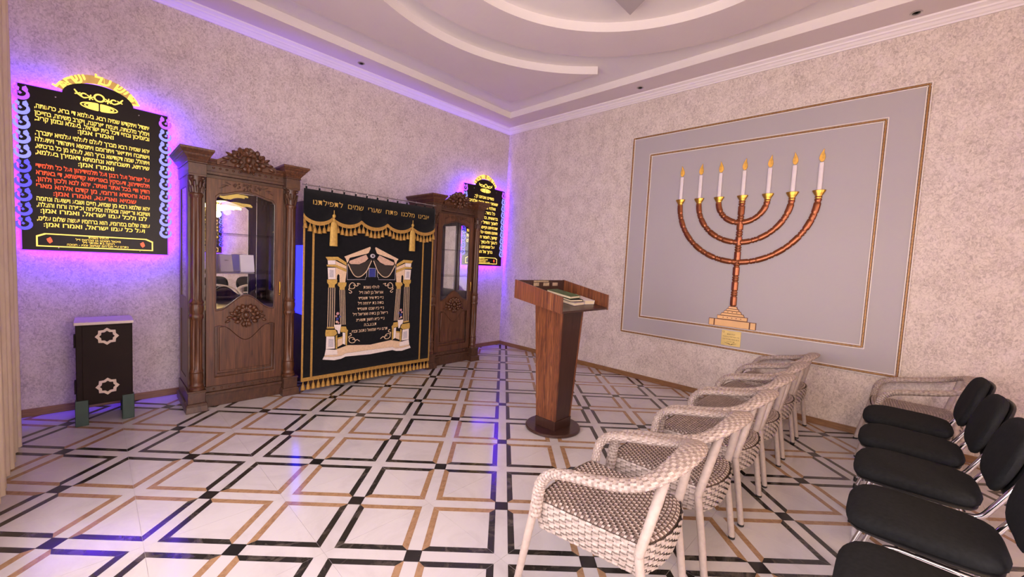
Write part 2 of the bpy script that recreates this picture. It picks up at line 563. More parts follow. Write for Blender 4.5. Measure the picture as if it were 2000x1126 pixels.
# ------------------------------------------------------------------ room shell
RX, RY, ZS, ZC = -5.38, -7.34, 3.66, 3.75
TH = 0.22
P = 0.42426
def build_floor():
    fl = MB().box(RX, 0, RY, 0, -0.08, -0.0015).build('floor', 'grout')
    tag(fl, 'polished white stone floor inlaid with black and tan lattice pattern', 'floor', kind='structure')
    w, b, g = 0.080 * P, 0.080 * P, 0.0012
    bk = 0.090 * P
    def rm(c, r):
        return ((c + r) / math.sqrt(2), (r - c) / math.sqrt(2))
    polys = []
    for sc in (1, -1):
        for sr in (1, -1):
            cb = [(w, w), (P - w - g, w), (P - w - b - g, w + b), (w + b, w + b)]
            polys.append(('c', [rm(sc * x, sr * y) for x, y in cb]))
            polys.append(('r', [rm(sc * y, sr * x) for x, y in cb]))
    sq = [rm(x, y) for x, y in ((bk, bk), (-bk, bk), (-bk, -bk), (bk, -bk))]
    tl = [(-0.2994, -0.2994), (0.2994, -0.2994), (0.2994, 0.2994), (-0.2994, 0.2994)]
    cache = {}
    def piece(kind, poly, z0, z1, mat, key, lim):
        if lim is None:
            if key not in cache:
                cache[key] = MB().prism_xy(poly, z0, z1).mesh(kind, mat)
            return cache[key]
        q = clip_poly(poly, *lim)
        if len(q) < 3:
            return None
        return MB().prism_xy(q, z0, z1).mesh(kind, mat)
    for i in range(-5, 7):
        for j in range(-8, 8):
            x, y = -3.2674 + 0.6 * i, -3.3644 + 0.6 * j
            if x + 0.3 <= RX + 0.01 or x - 0.3 >= -0.01 or y + 0.3 <= RY + 0.01 or y - 0.3 >= -0.01:
                continue
            full = x - 0.3 >= RX and x + 0.3 <= 0 and y - 0.3 >= RY and y + 0.3 <= 0
            lim = None if full else (RX + 0.003 - x, -0.003 - x, RY + 0.003 - y, -0.003 - y)
            me = piece('floor_tile', tl, -0.02, 0.0, 'marble_white', 'tile', lim)
            if me is None:
                continue
            t = link('floor_tile', me, fl, (x, y, 0))
            even = (i + j) % 2 != 0
            me = piece('black_square', sq, -0.004, 0.0006, 'marble_black', 'sq', lim)
            if me:
                link('black_square', me, t)
            for k, (ax, poly) in enumerate(polys):
                dark = (ax == 'c') == even
                nm = 'dark_bar' if dark else 'tan_bar'
                me = piece(nm, poly, -0.004, 0.0006, 'marble_dark' if dark else 'marble_tan', (nm, k), lim)
                if me:
                    link(nm, me, t)
build_floor()

def wall_with_holes(name, label, horizontal, a0, a1, d0, d1, holes):
    # horizontal='y': wall runs along Y, thickness d0..d1 in X ; 'x': runs along X
    mb = MB()
    def seg(p, q, z0, z1):
        if horizontal == 'y':
            mb.box(d0, d1, p, q, z0, z1)
        else:
            mb.box(p, q, d0, d1, z0, z1)
    cur = a0
    for h0, h1, z0, z1 in sorted(holes):
        seg(cur, h0, 0, 3.95)
        seg(h0, h1, 0, z0)
        seg(h0, h1, z1, 3.95)
        cur = h1
    seg(cur, a1, 0, 3.95)
    return tag(mb.build(name, 'wallpaper'), label, 'wall', kind='structure')
WIN1 = (-3.5, -2.0, 0.3, 2.7)
WIN2 = (-5.75, -3.75, 0.3, 2.7)
FILL_WIN = (-5.1, -3.5, 0.3, 2.7)  # unseen opening, added to let fill light onto the cabinet wall
wall_with_holes('wall_back', 'mottled beige grey wallpapered wall behind the two carved cabinets', 'x', RX - TH, TH, 0, TH, [])
wall_with_holes('wall_right', 'mottled beige grey wallpapered wall carrying the candelabrum panel', 'y', RY - TH, 0, 0, TH, [])
wall_with_holes('wall_left', 'wallpapered window wall beside the cream drape', 'y', RY - TH, 0, RX - TH, RX, [WIN1, WIN2])
wall_with_holes('wall_rear', 'wallpapered wall behind the rows of chairs', 'x', RX, 0, RY - TH, RY, [FILL_WIN])
def window(name, label, axis, hole, d):
    a0, a1, z0, z1 = hole
    mb = MB()
    t = 0.06
    def bx(p, q, zz0, zz1, e=0.03):
        if axis == 'y':
            mb.box(d - e, d + e, p, q, zz0, zz1)
        else:
            mb.box(p, q, d - e, d + e, zz0, zz1)
    bx(a0, a1, z0, z0 + t); bx(a0, a1, z1 - t, z1)
    bx(a0, a0 + t, z0 + t, z1 - t); bx(a1 - t, a1, z0 + t, z1 - t)
    am = 0.5 * (a0 + a1)
    bx(am - t / 2, am + t / 2, z0 + t, z1 - t)
    o = tag(mb.build(name, 'frame_white'), label, 'window', kind='structure')
    for p, q in ((a0 + t, am - t / 2), (am + t / 2, a1 - t)):
        g = MB()
        if axis == 'y':
            g.box(d - 0.004, d + 0.004, p, q, z0 + t, z1 - t)
        else:
            g.box(p, q, d - 0.004, d + 0.004, z0 + t, z1 - t)
        g.build('pane', 'glass', o)
window('window_1', 'white framed window in the left wall beside the cream drape', 'y', WIN1, RX - 0.12)
window('window_2', 'white framed window in the left wall behind the viewer', 'y', WIN2, RX - 0.12)
window('fill_window', 'white framed window added in the unseen rear wall for fill light', 'x', FILL_WIN, RY - 0.12)
def baseboards():
    h, d = 0.064, 0.014
    def one(name, label, *b):
        tag(MB().box(*b).build(name, 'baseboard_wood', bevel=0.003), label, 'baseboard', kind='structure')
    one('baseboard_back', 'narrow brown wooden skirting below the cabinets wall', RX, -d, -d, 0, 0.001, h)
    one('baseboard_right', 'narrow brown wooden skirting below the candelabrum panel wall', -d, 0, RY + d, 0, 0.001, h)
    one('baseboard_left', 'narrow brown wooden skirting below the window wall', RX, RX + d, RY + d, -d, 0.001, h)
    one('baseboard_rear', 'narrow brown wooden skirting along the rear wall', RX, -d, RY, RY + d, 0.001, h)
baseboards()
def crown():
    prof = [(0.0, 3.575), (0.014, 3.575), (0.018, 3.586), (0.030, 3.594), (0.044, 3.612), (0.056, 3.618), (0.060, 3.630), (0.076, 3.640), (0.088, 3.646), (0.092, 3.660), (0.0, 3.660)]
    mb = MB()
    vs_ = []
    for d, z in prof:
        vs_ += [(RX + d, RY + d, z), (-d, RY + d, z), (-d, -d, z), (RX + d, -d, z)]
    fs_ = []
    for i in range(len(prof) - 1):
        for k in range(4):
            k2 = (k + 1) % 4
            fs_.append((i * 4 + k2, i * 4 + k, (i + 1) * 4 + k, (i + 1) * 4 + k2))
    mb.add(vs_, fs_)
    tag(mb.build('trim_1', 'moulding'), 'stepped white crown moulding around the top of the walls', 'moulding', kind='structure')
crown()
def build_ceiling():
    mb = MB()
    e = 0.40
    mb.box(RX, 0, RY, 0, ZC, 3.95)
    mb.box(RX, 0, -e, 0, ZS, ZC)
    mb.box(RX, 0, RY, RY + e, ZS, ZC)
    mb.box(RX, RX + e, RY + e, -e, ZS, ZC)
    mb.box(-e, 0, RY + e, -e, ZS, ZC)
    c = tag(mb.build('ceiling', 'ceiling_paint'), 'painted plaster ceiling with a stepped tray and curved dropped panels', 'ceiling', kind='structure')
    cx, cy = -2.69, -3.67
    zp = 3.663
    def cap(name, sgn, label):
        acx, acy, r = -2.46, -3.35, 1.975
        pts = [(-0.83, -0.83), (-4.09, -0.83)]
        for k in range(0, 41):
            a = math.radians(145.5 - 111 * k / 40)
            pts.append((acx + r * math.cos(a), acy + r * math.sin(a)))
        if sgn < 0:
            pts = [(x, 2 * cy - y) for x, y in pts]
        o = MB().prism_xy(pts, zp, ZC + 0.004).build(name, 'ceiling_paint', c, smooth=30)
        o['label'] = label
    cap('corner_panel', 1, 'dropped plaster panel with a concave curved edge')
    cap('corner_panel', -1, 'dropped plaster panel with a concave curved edge')
    ring = [[(cx + r * math.cos(2 * PI * k / 96), cy + r * math.sin(2 * PI * k / 96)) for k in range(96)] for r in (1.956, 1.497)]
    o = plate('ring_panel', ring, (ZC + 0.004 - zp) / 2, 'ceiling_paint', c, (0, 0, (ZC + 0.004 + zp) / 2), flat=True)
    o['label'] = 'dropped round plaster ring'
    st = []
    R1 = 1.235
    R2 = R1 / math.sqrt(3)
    for k in range(12):
        a = math.radians(30 + 30 * k)
        r = R1 if k % 2 == 0 else R2
        st.append((cx + r * math.cos(a), cy + r * math.sin(a)))
    o = MB().prism_xy(st, zp - 0.01, ZC + 0.004).build('star_panel', 'star_paint', c)
    o['label'] = 'dropped six-pointed star panel'
build_ceiling()
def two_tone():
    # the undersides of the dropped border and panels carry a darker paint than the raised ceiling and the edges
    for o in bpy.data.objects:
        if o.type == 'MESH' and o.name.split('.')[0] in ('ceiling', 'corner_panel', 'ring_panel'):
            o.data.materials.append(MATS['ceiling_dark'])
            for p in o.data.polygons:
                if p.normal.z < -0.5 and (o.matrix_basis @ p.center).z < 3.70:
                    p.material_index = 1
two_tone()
def downlight(x, y, label):
    t = thing('downlight', label, 'spotlight', (x, y, ZS), group='small spotlights in the ceiling border')
    MB().lathe([(0.030, -0.0005), (0.040, -0.001), (0.041, -0.004), (0.031, -0.007), (0.026, -0.004), (0.026, -0.0005)], 24).build('ring', 'steel', t, smooth=40)
    MB().lathe([(0.025, -0.0005), (0.024, -0.004), (0.012, -0.012), (0.004, -0.013)], 20).build('bulb', 'glass', t, smooth=40)
downlight(-2.72, -0.22, 'small unlit spotlight in the ceiling border above the ark curtain')
downlight(-0.222, -2.46, 'small unlit spotlight in the ceiling border nearest the lectern side of the candelabrum wall')
downlight(-0.185, -4.87, 'small unlit spotlight in the ceiling border above the right end of the candelabrum panel')

# cream drape at the window
def build_drape():
    t = thing('window_drape', 'cream floor-length curtain at the left edge beside the lit sign', 'curtain', (-5.298, -0.70, 0.0))
    nx, nz = 160, 24
    vs_, fs_ = [], []
    for i in range(nx + 1):
        u = i / nx
        y = -1.15 * u
        for k in range(nz + 1):
            v = k / nz
            z = 0.012 + 3.53 * v
            am = 0.026 * (1 - 0.3 * v)
            x = am * math.sin(u * 2 * PI * 12 + 0.5 * math.sin(3 * v)) + 0.008 * math.sin(u * 57 + 2 * v)
            vs_.append((x - 0.02 * (1 - v) * 0 , y, z))
    for i in range(nx):
        for k in range(nz):
            a = i * (nz + 1) + k
            fs_.append((a, a + 1, a + nz + 2, a + nz + 1))
    MB().add(vs_, fs_).build('drape_cloth', 'drape_fabric', t, smooth=60)
    MB().tube([(0.0, 0.04, 3.555), (0.0, -3.2, 3.555)], 0.012, 12).build('curtain_rod', 'lamp_metal', t, smooth=40)
build_drape()

# ------------------------------------------------------------------ illuminated prayer signs
SIGN_OUT = None
def sign_outline(grow=0.0):
    pts = [(-0.43 - grow, -grow), (0.43 + grow, -grow), (0.43 + grow, 1.245 + grow), (0.205 + grow, 1.25 + grow)]
    for k in range(1, 24):
        a = PI * k / 24
        pts.append(((0.205 + grow * 0.3) * math.cos(a), 1.25 + grow + 0.118 * math.sin(a)))
    pts += [(-0.205 - grow, 1.25 + grow), (-0.43 - grow, 1.245 + grow)]
    return pts
def tulip_mesh(mat):
    # one link of the side chain: a crescent body, a pointed leaf and a small bead
    mb = MB()
    cres = []
    for k in range(13):
        a = math.radians(150 + 240 * k / 12)
        cres.append((0.044 * math.cos(a) + 0.002, 0.044 * math.sin(a) + 0.044))
    for k in range(13):
        a = math.radians(390 - 240 * k / 12)
        cres.append((0.028 * math.cos(a) + 0.004, 0.030 * math.sin(a) + 0.054))
    mb.prism_xz(cres, -0.006, 0)
    mb.prism_xz([(-0.030, 0.052), (-0.004, 0.074), (-0.006, 0.094), (-0.024, 0.108), (-0.034, 0.084)], -0.008, -0.001)
    mb.prism_xz([(0.012, 0.060), (0.034, 0.082), (0.024, 0.100), (0.008, 0.088)], -0.008, -0.001)
    mb.prism_xz([(0.006, 0.040), (0.016, 0.050), (0.006, 0.062), (-0.004, 0.050)], -0.009, -0.002)
    return mb.mesh('tulip_link', mat)
def arch_text(parent, txt, mat, y):
    # letters standing along the arch, first letter at the right end
    n = len(txt)
    R = 0.238
    zc = 1.25 - 0.075
    a0, a1 = math.radians(24), math.radians(156)
    for i, ch in enumerate(txt):
        if ch == ' ':
            continue
        a = a0 + (a1 - a0) * (i + 0.5) / n
        me = text_mesh(ch, height=0.066, extrude=0.006, offset=0.03, maxw=0.06)
        me.materials.append(MATS[mat])
        o = link('arch_letter', me, parent, (R * math.cos(a), y, zc + R * math.sin(a)))
        o.rotation_euler = (0, -(a - PI / 2), 0)
def crown_emblem(parent, y):
    mb = MB()
    def arc(cx, cz, r, d0, d1, rr=0.005, n=14, sz=1.0):
        mb.tube([(cx + r * math.cos(math.radians(d0 + (d1 - d0) * k / n)), y, cz + sz * r * math.sin(math.radians(d0 + (d1 - d0) * k / n))) for k in range(n + 1)], rr, 6)
    arc(0, 1.268, 0.028, 0, 360, 0.006, 20)
    for s in (-1, 1):
        for k in range(3):
            a = math.radians(60 * k + 20)
            mb.tube([(s * 0.052 - 0.022 * math.cos(a), y, 1.258 - 0.022 * math.sin(a)), (s * 0.052 + 0.022 * math.cos(a), y, 1.258 + 0.022 * math.sin(a))], 0.004, 6)
        arc(s * 0.086, 1.262, 0.017, 40, 320, 0.005)
        mb.tube([(s * 0.100, y, 1.250), (s * 0.122, y, 1.268), (s * 0.140, y, 1.296)], [0.005, 0.007, 0.004], 6)
        mb.tube([(s * 0.106, y, 1.278), (s * 0.122, y, 1.268), (s * 0.138, y, 1.262)], 0.004, 6)
        for q in range(3):
            e, hz = 0.098 - 0.022 * q, 0.027 - 0.008 * q
            pts = [(s * (0.008 + e * math.sin(PI * k / 16)), y, 1.192 + hz * math.cos(PI * k / 16)) for k in range(17)]
            mb.tube(pts, 0.0042, 6)
        mb.tube([(s * 0.008, y, 1.165), (s * 0.008, y, 1.219)], 0.004, 6)
        mb.tube([(s * 0.008, y, 1.192), (s * 0.055, y, 1.192)], 0.006, 6)
    mb.build('crown_emblem', 'text_yellow', parent, smooth=50)
def build_sign(loc, label, arch, lines, plaque, rotz=0):
    t = thing('prayer_sign', label, 'sign', loc, rotz, 'backlit prayer boards')
    plate('board', [sign_outline()], 0.005, 'sign_black', t, (0, -0.060, 0), 0.001)
    plate('acrylic_backing', [sign_outline(0.006)], 0.002, 'edge_violet', t, (0, -0.0515, 0))
    MB().tube([(x * 0.90, -0.040, 0.045 + z * 0.925) for x, z in [(-0.43, 0), (0.43, 0), (0.43, 1.25), (0.24, 1.25)]], 0.006, 6).build('light_strip', 'led_violet', t)
    MB().tube([(x * 0.90, -0.040, 0.045 + z * 0.925) for x, z in [(-0.43, 0.0), (-0.43, 1.25), (-0.24, 1.25)]], 0.006, 6).build('light_strip', 'led_violet', t)
    MB().tube([(0.17 * math.cos(a), -0.022, 1.25 + 0.085 * math.sin(a)) for a in [math.radians(20 + 14 * k) for k in range(11)]], 0.006, 6).build('warm_light_strip', 'led_warm', t)
    for k in range(4):
        MB().lathe([(0.012, 0), (0.012, 0.05)], 12).xform(Matrix.Rotation(PI / 2, 4, 'X')).build('standoff', 'steel', t, ((-0.27, 0.24)[k % 2], 0.0, (0.015, 1.2)[k // 2]), smooth=40)
        MB().ball((0, 0, 0), (0.006, 0.003, 0.006)).build('screw', 'steel', t, ((-0.24, 0.24)[k % 2], -0.0665, (0.022, 1.20)[k // 2]), smooth=60)
    ms = {k: tulip_mesh(k) for k in ('tulip_blue', 'tulip_pale', 'tulip_magenta')}
    for side in (-1, 1):
        for k in range(10):
            key = 'tulip_magenta' if k == 9 else ('tulip_pale' if (side == 1 or 5 <= k <= 8) else 'tulip_blue')
            o = link('tulip_link', ms[key], t, (side * 0.412, -0.0665, 0.150 + 0.1085 * k))
            if side < 0:
                o.scale = (-1, 1, 1)
    for s in (-1, 1):
        MB().tube([(s * 0.43, -0.067, 0.005), (s * 0.43, -0.067, 0.15)], 0.003, 6).build('edge_light', 'edge_violet', t)
    band = [((0.238 + d) * math.cos(math.radians(a)), 1.175 + (0.238 + d) * math.sin(math.radians(a))) for d, rg in ((-0.034, range(25, 156, 5)), (0.030, range(155, 24, -5))) for a in rg]
    plate('arch_band', [band], 0.002, 'arch_glow', t, (0, -0.055, 0))
    arch_text(t, arch, 'text_yellow', -0.058)
    crown_emblem(t, -0.068)
    for z, s, mat, h, mw in lines:
        text('text_line', s, mat, t, (-0.022, -0.0655, z), height=h, maxw=mw, extrude=0.0015, offset=0.02)
    ch = 0.022
    fr = lambda x, z0, z1, c: [(-x, z0), (x, z0), (x, z1 - c), (x - 2 * c, z1), (-x + 2 * c, z1), (-x, z1 - c)]
    o = plate('plaque_frame', [fr(0.342, 0.028, 0.134, ch), fr(0.333, 0.037, 0.125, ch)], 0.0015, 'text_yellow', t, (-0.015, -0.0665, 0))
    for k, s in enumerate(plaque):
        text('plaque_line', s, 'text_yellow', t, (-0.015, -0.0655, 0.116 - 0.0215 * k), height=0.0165, maxw=0.48, extrude=0.001, offset=0.015)
    for s in (-1, 1):
        MB().prism_xz([(0, -0.026), (0.016, -0.010), (0.012, 0.008), (0.004, 0.026), (-0.016, 0.010), (-0.012, -0.008)], -0.003, 0).build('flame_mark', 'text_red', t, (-0.015 + s * 0.272, -0.0655, 0.080))
    return t
Zs = [2.444, 2.393, 2.351, 2.308, 2.244, 2.193, 2.143, 2.095, 2.047, 1.992, 1.941, 1.891, 1.84, 1.79, 1.74, 1.693, 1.648, 1.587, 1.541]
KAD = ['יתגדל ויתקדש שמיה רבא. בעלמא די ברא, כרעותה,', 'וימליך מלכותה, ויצמח פורקנה, ויקרב משיחה, בחייכון', 'וביומיכון ובחיי דכל בית ישראל, בעגלא ובזמן קריב,', 'ואמרו אמן:',
       'יהא שמיה רבא מברך לעלם לעלמי עלמיא יתברך,', 'וישתבח ויתפאר ויתרומם ויתנשא ויתהדר ויתעלה', 'ויתהלל, שמה דקודשא בריך הוא, לעלא מן כל ברכתא,', 'שירתא, תשבחתא ונחמתא דאמירן בעלמא,', 'ואמרו אמן:',
       'על ישראל ועל רבנן ועל תלמידיהון ועל כל תלמידי', 'תלמידיהון, דעסקין באוריתא קדישתא, די באתרא', 'הדין ודי בכל אתר ואתר, יהא לנא ולכון ולהון,', 'חנא וחסדא ורחמי, מן קדם אלהא מארי', 'שמיא וארעא, ואמרו אמן:',
       'יהא שלמא רבא מן שמיא, חיים ושבע וישועה ונחמה', 'ושיזבא ורפואה וגאולה וסליחה וכפרה ורוח והצלה,', 'לנו ולכל עמו ישראל, ואמרו אמן:', 'עשה שלום במרומיו, הוא ברחמיו יעשה שלום עלינו,', 'ועל כל עמו ישראל, ואמרו אמן:']
klines = [(z - 1.34, s, 'text_red' if 9 <= i <= 13 else 'text_yellow', 0.034, 0.655) for i, (z, s) in enumerate(zip(Zs, KAD))]
PLQ = ['לעילוי נשמת', 'מיכאל חנוכוב בן גוברגוס ז״ל', 'רבקה בת אסתר ז״ל', 'נתרם ע״י אברהם קטינוב ובניו - חנוכה']
build_sign((-4.865, 0, 1.34), 'glowing violet prayer board with yellow and red lines above the small dark box', 'קדיש על ישראל', klines, PLQ)
MOD = ['מודים אנחנו לך,', 'שאתה הוא יהוה אלהינו', 'ואלהי אבותינו, אלהי', 'כל בשר. יוצרנו יוצר', 'בראשית. ברכות והודאות', 'לשמך הגדול והקדוש, על', 'שהחייתנו וקיימתנו. כן תחיינו', 'ותחננו ותאסוף גליותינו לחצרות', 'קדשך, לשמור חקיך ולעשות', 'רצונך ולעבדך בלבב שלם', 'על שאנחנו מודים לך', 'ברוך אל ההודאות']
mlines = [(1.085 - 0.0785 * k, s, 'text_yellow', 0.046, 0.655) for k, s in enumerate(MOD)]
sg2 = build_sign((-0.545, 0, 1.36), 'glowing violet prayer board with only yellow lines, partly behind the right cabinet', 'מודים דרבנן', mlines, PLQ)
sg3 = copy_tree(sg2)
sg3.location = (-3.15, RY, 1.30)
sg3.rotation_euler = (0, 0, PI)
sg3['label'] = 'glowing violet prayer board on the rear wall, mirrored in the left cabinet'

# ------------------------------------------------------------------ small dark box on green legs
def build_box():
    t = thing('collection_box', 'small dark brown box with two cream star rings on green legs', 'box', (-4.858, -0.335, 0))
    hx, hy = 0.158, 0.145
    b = MB().box(-hx, hx, -hy, hy, 0.155, 0.785).build('box_body', 'box_dark', t, bevel=0.004)
    MB().box(-hx - 0.008, hx + 0.008, -hy - 0.012, hy + 0.010, 0.7855, 0.808).build('box_lid', 'box_top', t, bevel=0.003)
    MB().box(-hx + 0.035, hx - 0.004, -hy - 0.006, -hy - 0.0005, 0.172, 0.775).build('front_door', 'box_dark', t, bevel=0.002)
    for sx in (-1, 1):
        for sy in (-1, 1):
            MB().box(-0.036, 0.036, -0.030, 0.030, 0, 0.20).build('leg', 'box_green', t, (sx * (hx - 0.028), sy * (hy - 0.018), 0), bevel=0.003)
    for z in (0.66, 0.30):
        MB().box(-0.010, 0, -0.03, 0.03, -0.05, 0.05).build('hinge', 'box_dark', t, (-hx - 0.0005, -hy + 0.05, z), bevel=0.002)
    def star(r):
        return [(r * (1 if k % 2 == 0 else 0.80) * math.cos(2 * PI * k / 16), r * (1 if k % 2 == 0 else 0.80) * math.sin(2 * PI * k / 16)) for k in range(16)]
    for z in (0.690, 0.290):
        plate('star_ring', [star(0.068), star(0.044)], 0.002, 'box_cream', t, (0.012, -hy - 0.0085, z), 0.0006)
build_box()

# ------------------------------------------------------------------ carved display cabinets
def carving(mb, cx, cz, w, h, y, seed=1, depth=0.02):
    # symmetrical carved relief: an oval wreath of rounded leaves, C-scrolls, a fan and a central cartouche
    rnd = random.Random(seed)
    hw, hh = w / 2, h / 2
    m = min(hw, hh)
    def lump(x, z, ang, L, wd, d):
        # one rounded leaf: a short tapered tube lying in the relief plane
        ca, sa = math.cos(ang), math.sin(ang)
        pts, rs = [], []
        for k in range(5):
            u = k / 4
            pts.append((cx + x + L * u * ca, y - d * math.sin(PI * (0.25 + 0.6 * u)), cz + z + L * u * sa))
            rs.append(max(0.001, wd * math.sin(PI * (0.18 + 0.72 * u))))
        mb.tube(pts, rs, 6)
    def sym(x, z, ang, L, wd, d):
        lump(x, z, ang, L, wd, d)
        lump(-x, z, PI - ang, L, wd, d)
    for k in range(7):
        a = -PI / 2 + PI * (k + 0.5) / 7
        sym(0.52 * hw * math.cos(a), 0.55 * hh * math.sin(a), a + 0.9 * math.cos(a) + rnd.uniform(-0.5, 0.5), 0.34 * m, 0.17 * m, depth * 0.8)
    for k in range(4):
        a = -PI / 2 + PI * (k + 0.5) / 4
        sym(0.30 * hw * math.cos(a), 0.30 * hh * math.sin(a), a - 0.9, 0.30 * m, 0.14 * m, depth)
    for k in range(3):
        sym((0.62 + 0.10 * k) * hw, (0.10 - 0.22 * k) * hh, 0.5 - 0.5 * k, 0.26 * hw, 0.11 * m, depth * 0.7)
    for k in range(5):
        lump(0, 0.30 * hh, PI / 2 + 0.55 * (k - 2), 0.50 * hh, 0.12 * m, depth * 0.9)
    lump(0, -0.45 * hh, -PI / 2, 0.5 * hh, 0.13 * m, depth)
    for s in (1, -1):
        pts, rs = [], []
        for k in range(16):
            u = k / 15
            a = 2.4 + 2.6 * PI * u
            rr = 0.34 * m * (1 - 0.8 * u)
            pts.append((cx + s * (0.46 * hw + rr * math.cos(a)), y - depth * 0.9, cz + 0.28 * hh + rr * math.sin(a)))
            rs.append(0.06 * m * (1 - 0.4 * u))
        mb.tube(pts, rs, 6)
    mb.ball((cx, y - depth * 0.6, cz), (0.20 * m, depth * 1.1, 0.26 * m), 12, 6)
    return mb
def build_cabinet(x, label, lab2):
    t = thing('display_cabinet', label, 'cabinet', (x, -0.58, 0), group='carved display cabinets beside the ark curtain')
    HB = 0.475                       # back plane (local y)
    FX = 0.42
    # plinth
    mb = MB()
    mb.box(-0.40, 0.40, 0.00, HB, 0.0, 0.11)
    mb.box(-0.40, 0.40, -0.015, HB, 0.11, 0.135)
    mb.box(-0.40, 0.40, 0.005, HB, 0.135, 0.185)
    for s in (-1, 1):
        cx = s * 0.372
        mb.frustum(cx, -0.02, 0.0, 0.055, 0.078, 0.078, 0.074, 0.072)
        mb.frustum(cx, -0.02, 0.055, 0.075, 0.078, 0.072, 0.066, 0.060)
        mb.box(cx - 0.062, cx + 0.062, -0.078, 0.06, 0.075, 0.17)
        mb.box(cx - 0.068, cx + 0.068, -0.084, 0.06, 0.17, 0.185)
        mb.box(s * 0.36, s * 0.445, 0.05, HB, 0.0, 0.07) if s > 0 else mb.box(-0.445, -0.36, 0.05, HB, 0.0, 0.07)
        mb.box(min(s * 0.36, s * 0.43), max(s * 0.36, s * 0.43), 0.05, HB, 0.07, 0.185)
    mb.build('plinth', 'cabinet_dark_wood', t, bevel=0.004)
    fb = MB()
    for k in range(9):
        fb.ball((-0.24 + 0.06 * k, 0.004, 0.160), (0.009, 0.008, 0.009), 8, 5)
    fb.build('lower_beading', 'cabinet_wood', t, smooth=60)
    # carcass: floor of the show case, top, corner posts, sides
    mb = MB()
    mb.box(-0.40, 0.40, 0.022, HB, 0.185, 0.21)
    mb.box(-0.395, 0.395, 0.022, HB, 0.845, 0.87)
    mb.box(-0.40, 0.40, 0.022, HB, 2.03, 2.06)
    mb.box(-0.40, 0.40, HB - 0.014, HB, 0.21, 2.03)
    mb.build('carcass', 'cabinet_dark_wood', t, bevel=0.002)
    for s in (-1, 1):
        sb = MB()
        x0, x1 = (0.40, 0.422) if s > 0 else (-0.422, -0.40)
        sb.box(x0, x1, 0.02, 0.115, 0.19, 2.05)
        sb.box(x0, x1, HB - 0.075, HB, 0.19, 2.05)
        for za, zb in ((0.19, 0.27), (0.86, 0.98), (1.94, 2.05)):
            sb.box(x0, x1, 0.115, HB - 0.075, za, zb)
        xi = x0 + 0.006
        sb.box(xi, xi + 0.010, 0.115, HB - 0.075, 0.27, 0.86)
        side = sb.build('side_panel', 'cabinet_wood', t, bevel=0.002)
        MB().box(xi, xi + 0.005, 0.113, HB - 0.073, 0.98, 1.94).build('side_glass', 'glass', side)
    MB().box(-0.385, 0.385, HB - 0.0195, HB - 0.0145, 0.872, 2.028).build('back_mirror', 'mirror', t)
    for z in (1.195, 1.56):
        MB().box(-0.385, 0.385, 0.07, HB - 0.022, z, z + 0.006).build('glass_shelf', 'glass', t)
    # face stiles behind the columns
    mb = MB()
    for s in (-1, 1):
        mb.box(min(s * 0.305, s * 0.42), max(s * 0.305, s * 0.42), 0.004, 0.022, 0.185, 2.06)
    mb.build('face_stile', 'cabinet_dark_wood', t)
    # door with shaped glazed opening and shaped raised panel
    def hump(x0, x1, zl, zm, n=24, p=1.0):
        r = []
        for k in range(n + 1):
            u = k / n
            s = (0.5 - 0.5 * math.cos(2 * PI * u)) ** p
            r.append((x0 + (x1 - x0) * u, zl + (zm - zl) * s))
        return r
    outer = [(-0.302, 0.192), (0.302, 0.192), (0.302, 2.028), (-0.302, 2.028)]
    gl = hump(-0.232, 0.232, 0.868, 1.000, 28, 1.2) + [(0.235, 0.9), (0.235, 1.875), (0.205, 1.905)] + [(q[0], q[1]) for q in hump(0.19, -0.19, 1.905, 1.952, 24, 0.7)] + [(-0.205, 1.905), (-0.235, 1.875), (-0.235, 0.9)]
    pn = [(-0.237, 0.268), (0.237, 0.268), (0.237, 0.725)] + hump(0.215, -0.215, 0.735, 0.590, 28, 1.3) + [(-0.237, 0.725)]
    me = curve_plate([outer, gl, pn], 0.010, 0.0035)
    me.materials.append(MATS['cabinet_wood'])
    door = link('door', me, t, (0, -0.008, 0))
    MB().box(-0.26, 0.26, 0.006, 0.0105, 0.85, 1.985).build('glass_pane', 'glass', door)
    def scale_out(o, d):
        # inset copy of an outline towards its centre
        cx = sum(p[0] for p in o) / len(o)
        cz = sum(p[1] for p in o) / len(o)
        return [(cx + (p[0] - cx) * (1 - d / 0.237), cz + (p[1] - cz) * (1 - d / 0.24)) for p in o]
    MB().prism_xz(pn, 0.004, 0.010).build('panel_field', 'cabinet_wood', door)
    me = curve_plate([pn, scale_out(pn, 0.020)], 0.005, 0.003)
    me.materials.append(MATS['cabinet_dark_wood'])
    link('panel_moulding', me, door, (0, -0.002, 0))
    me = curve_plate([scale_out(pn, 0.034)], 0.005, 0.004)
    me.materials.append(MATS['cabinet_wood'])
    link('raised_panel', me, door, (0, -0.001, 0))
    me = curve_plate([gl, scale_out(gl, 0.008)], 0.004, 0.002)
    me.materials.append(MATS['cabinet_dark_wood'])
    link('glass_moulding', me, door, (0, -0.003, 0))
    carving(MB(), 0.0, 0.820, 0.31, 0.24, -0.016, 3, 0.018).build('rosette_carving', 'cabinet_wood', door, smooth=60)
    carving(MB(), 0.0, 1.985, 0.40, 0.075, -0.014, 5, 0.010).build('crest_carving', 'cabinet_dark_wood', door, smooth=60)
    MB().tube([(0.275, -0.024, 1.02), (0.275, -0.030, 1.05), (0.275, -0.030, 1.10), (0.275, -0.024, 1.13)], 0.006, 8).ball((0.275, -0.022, 1.005), 0.008).build('handle', 'brass', door, smooth=60)
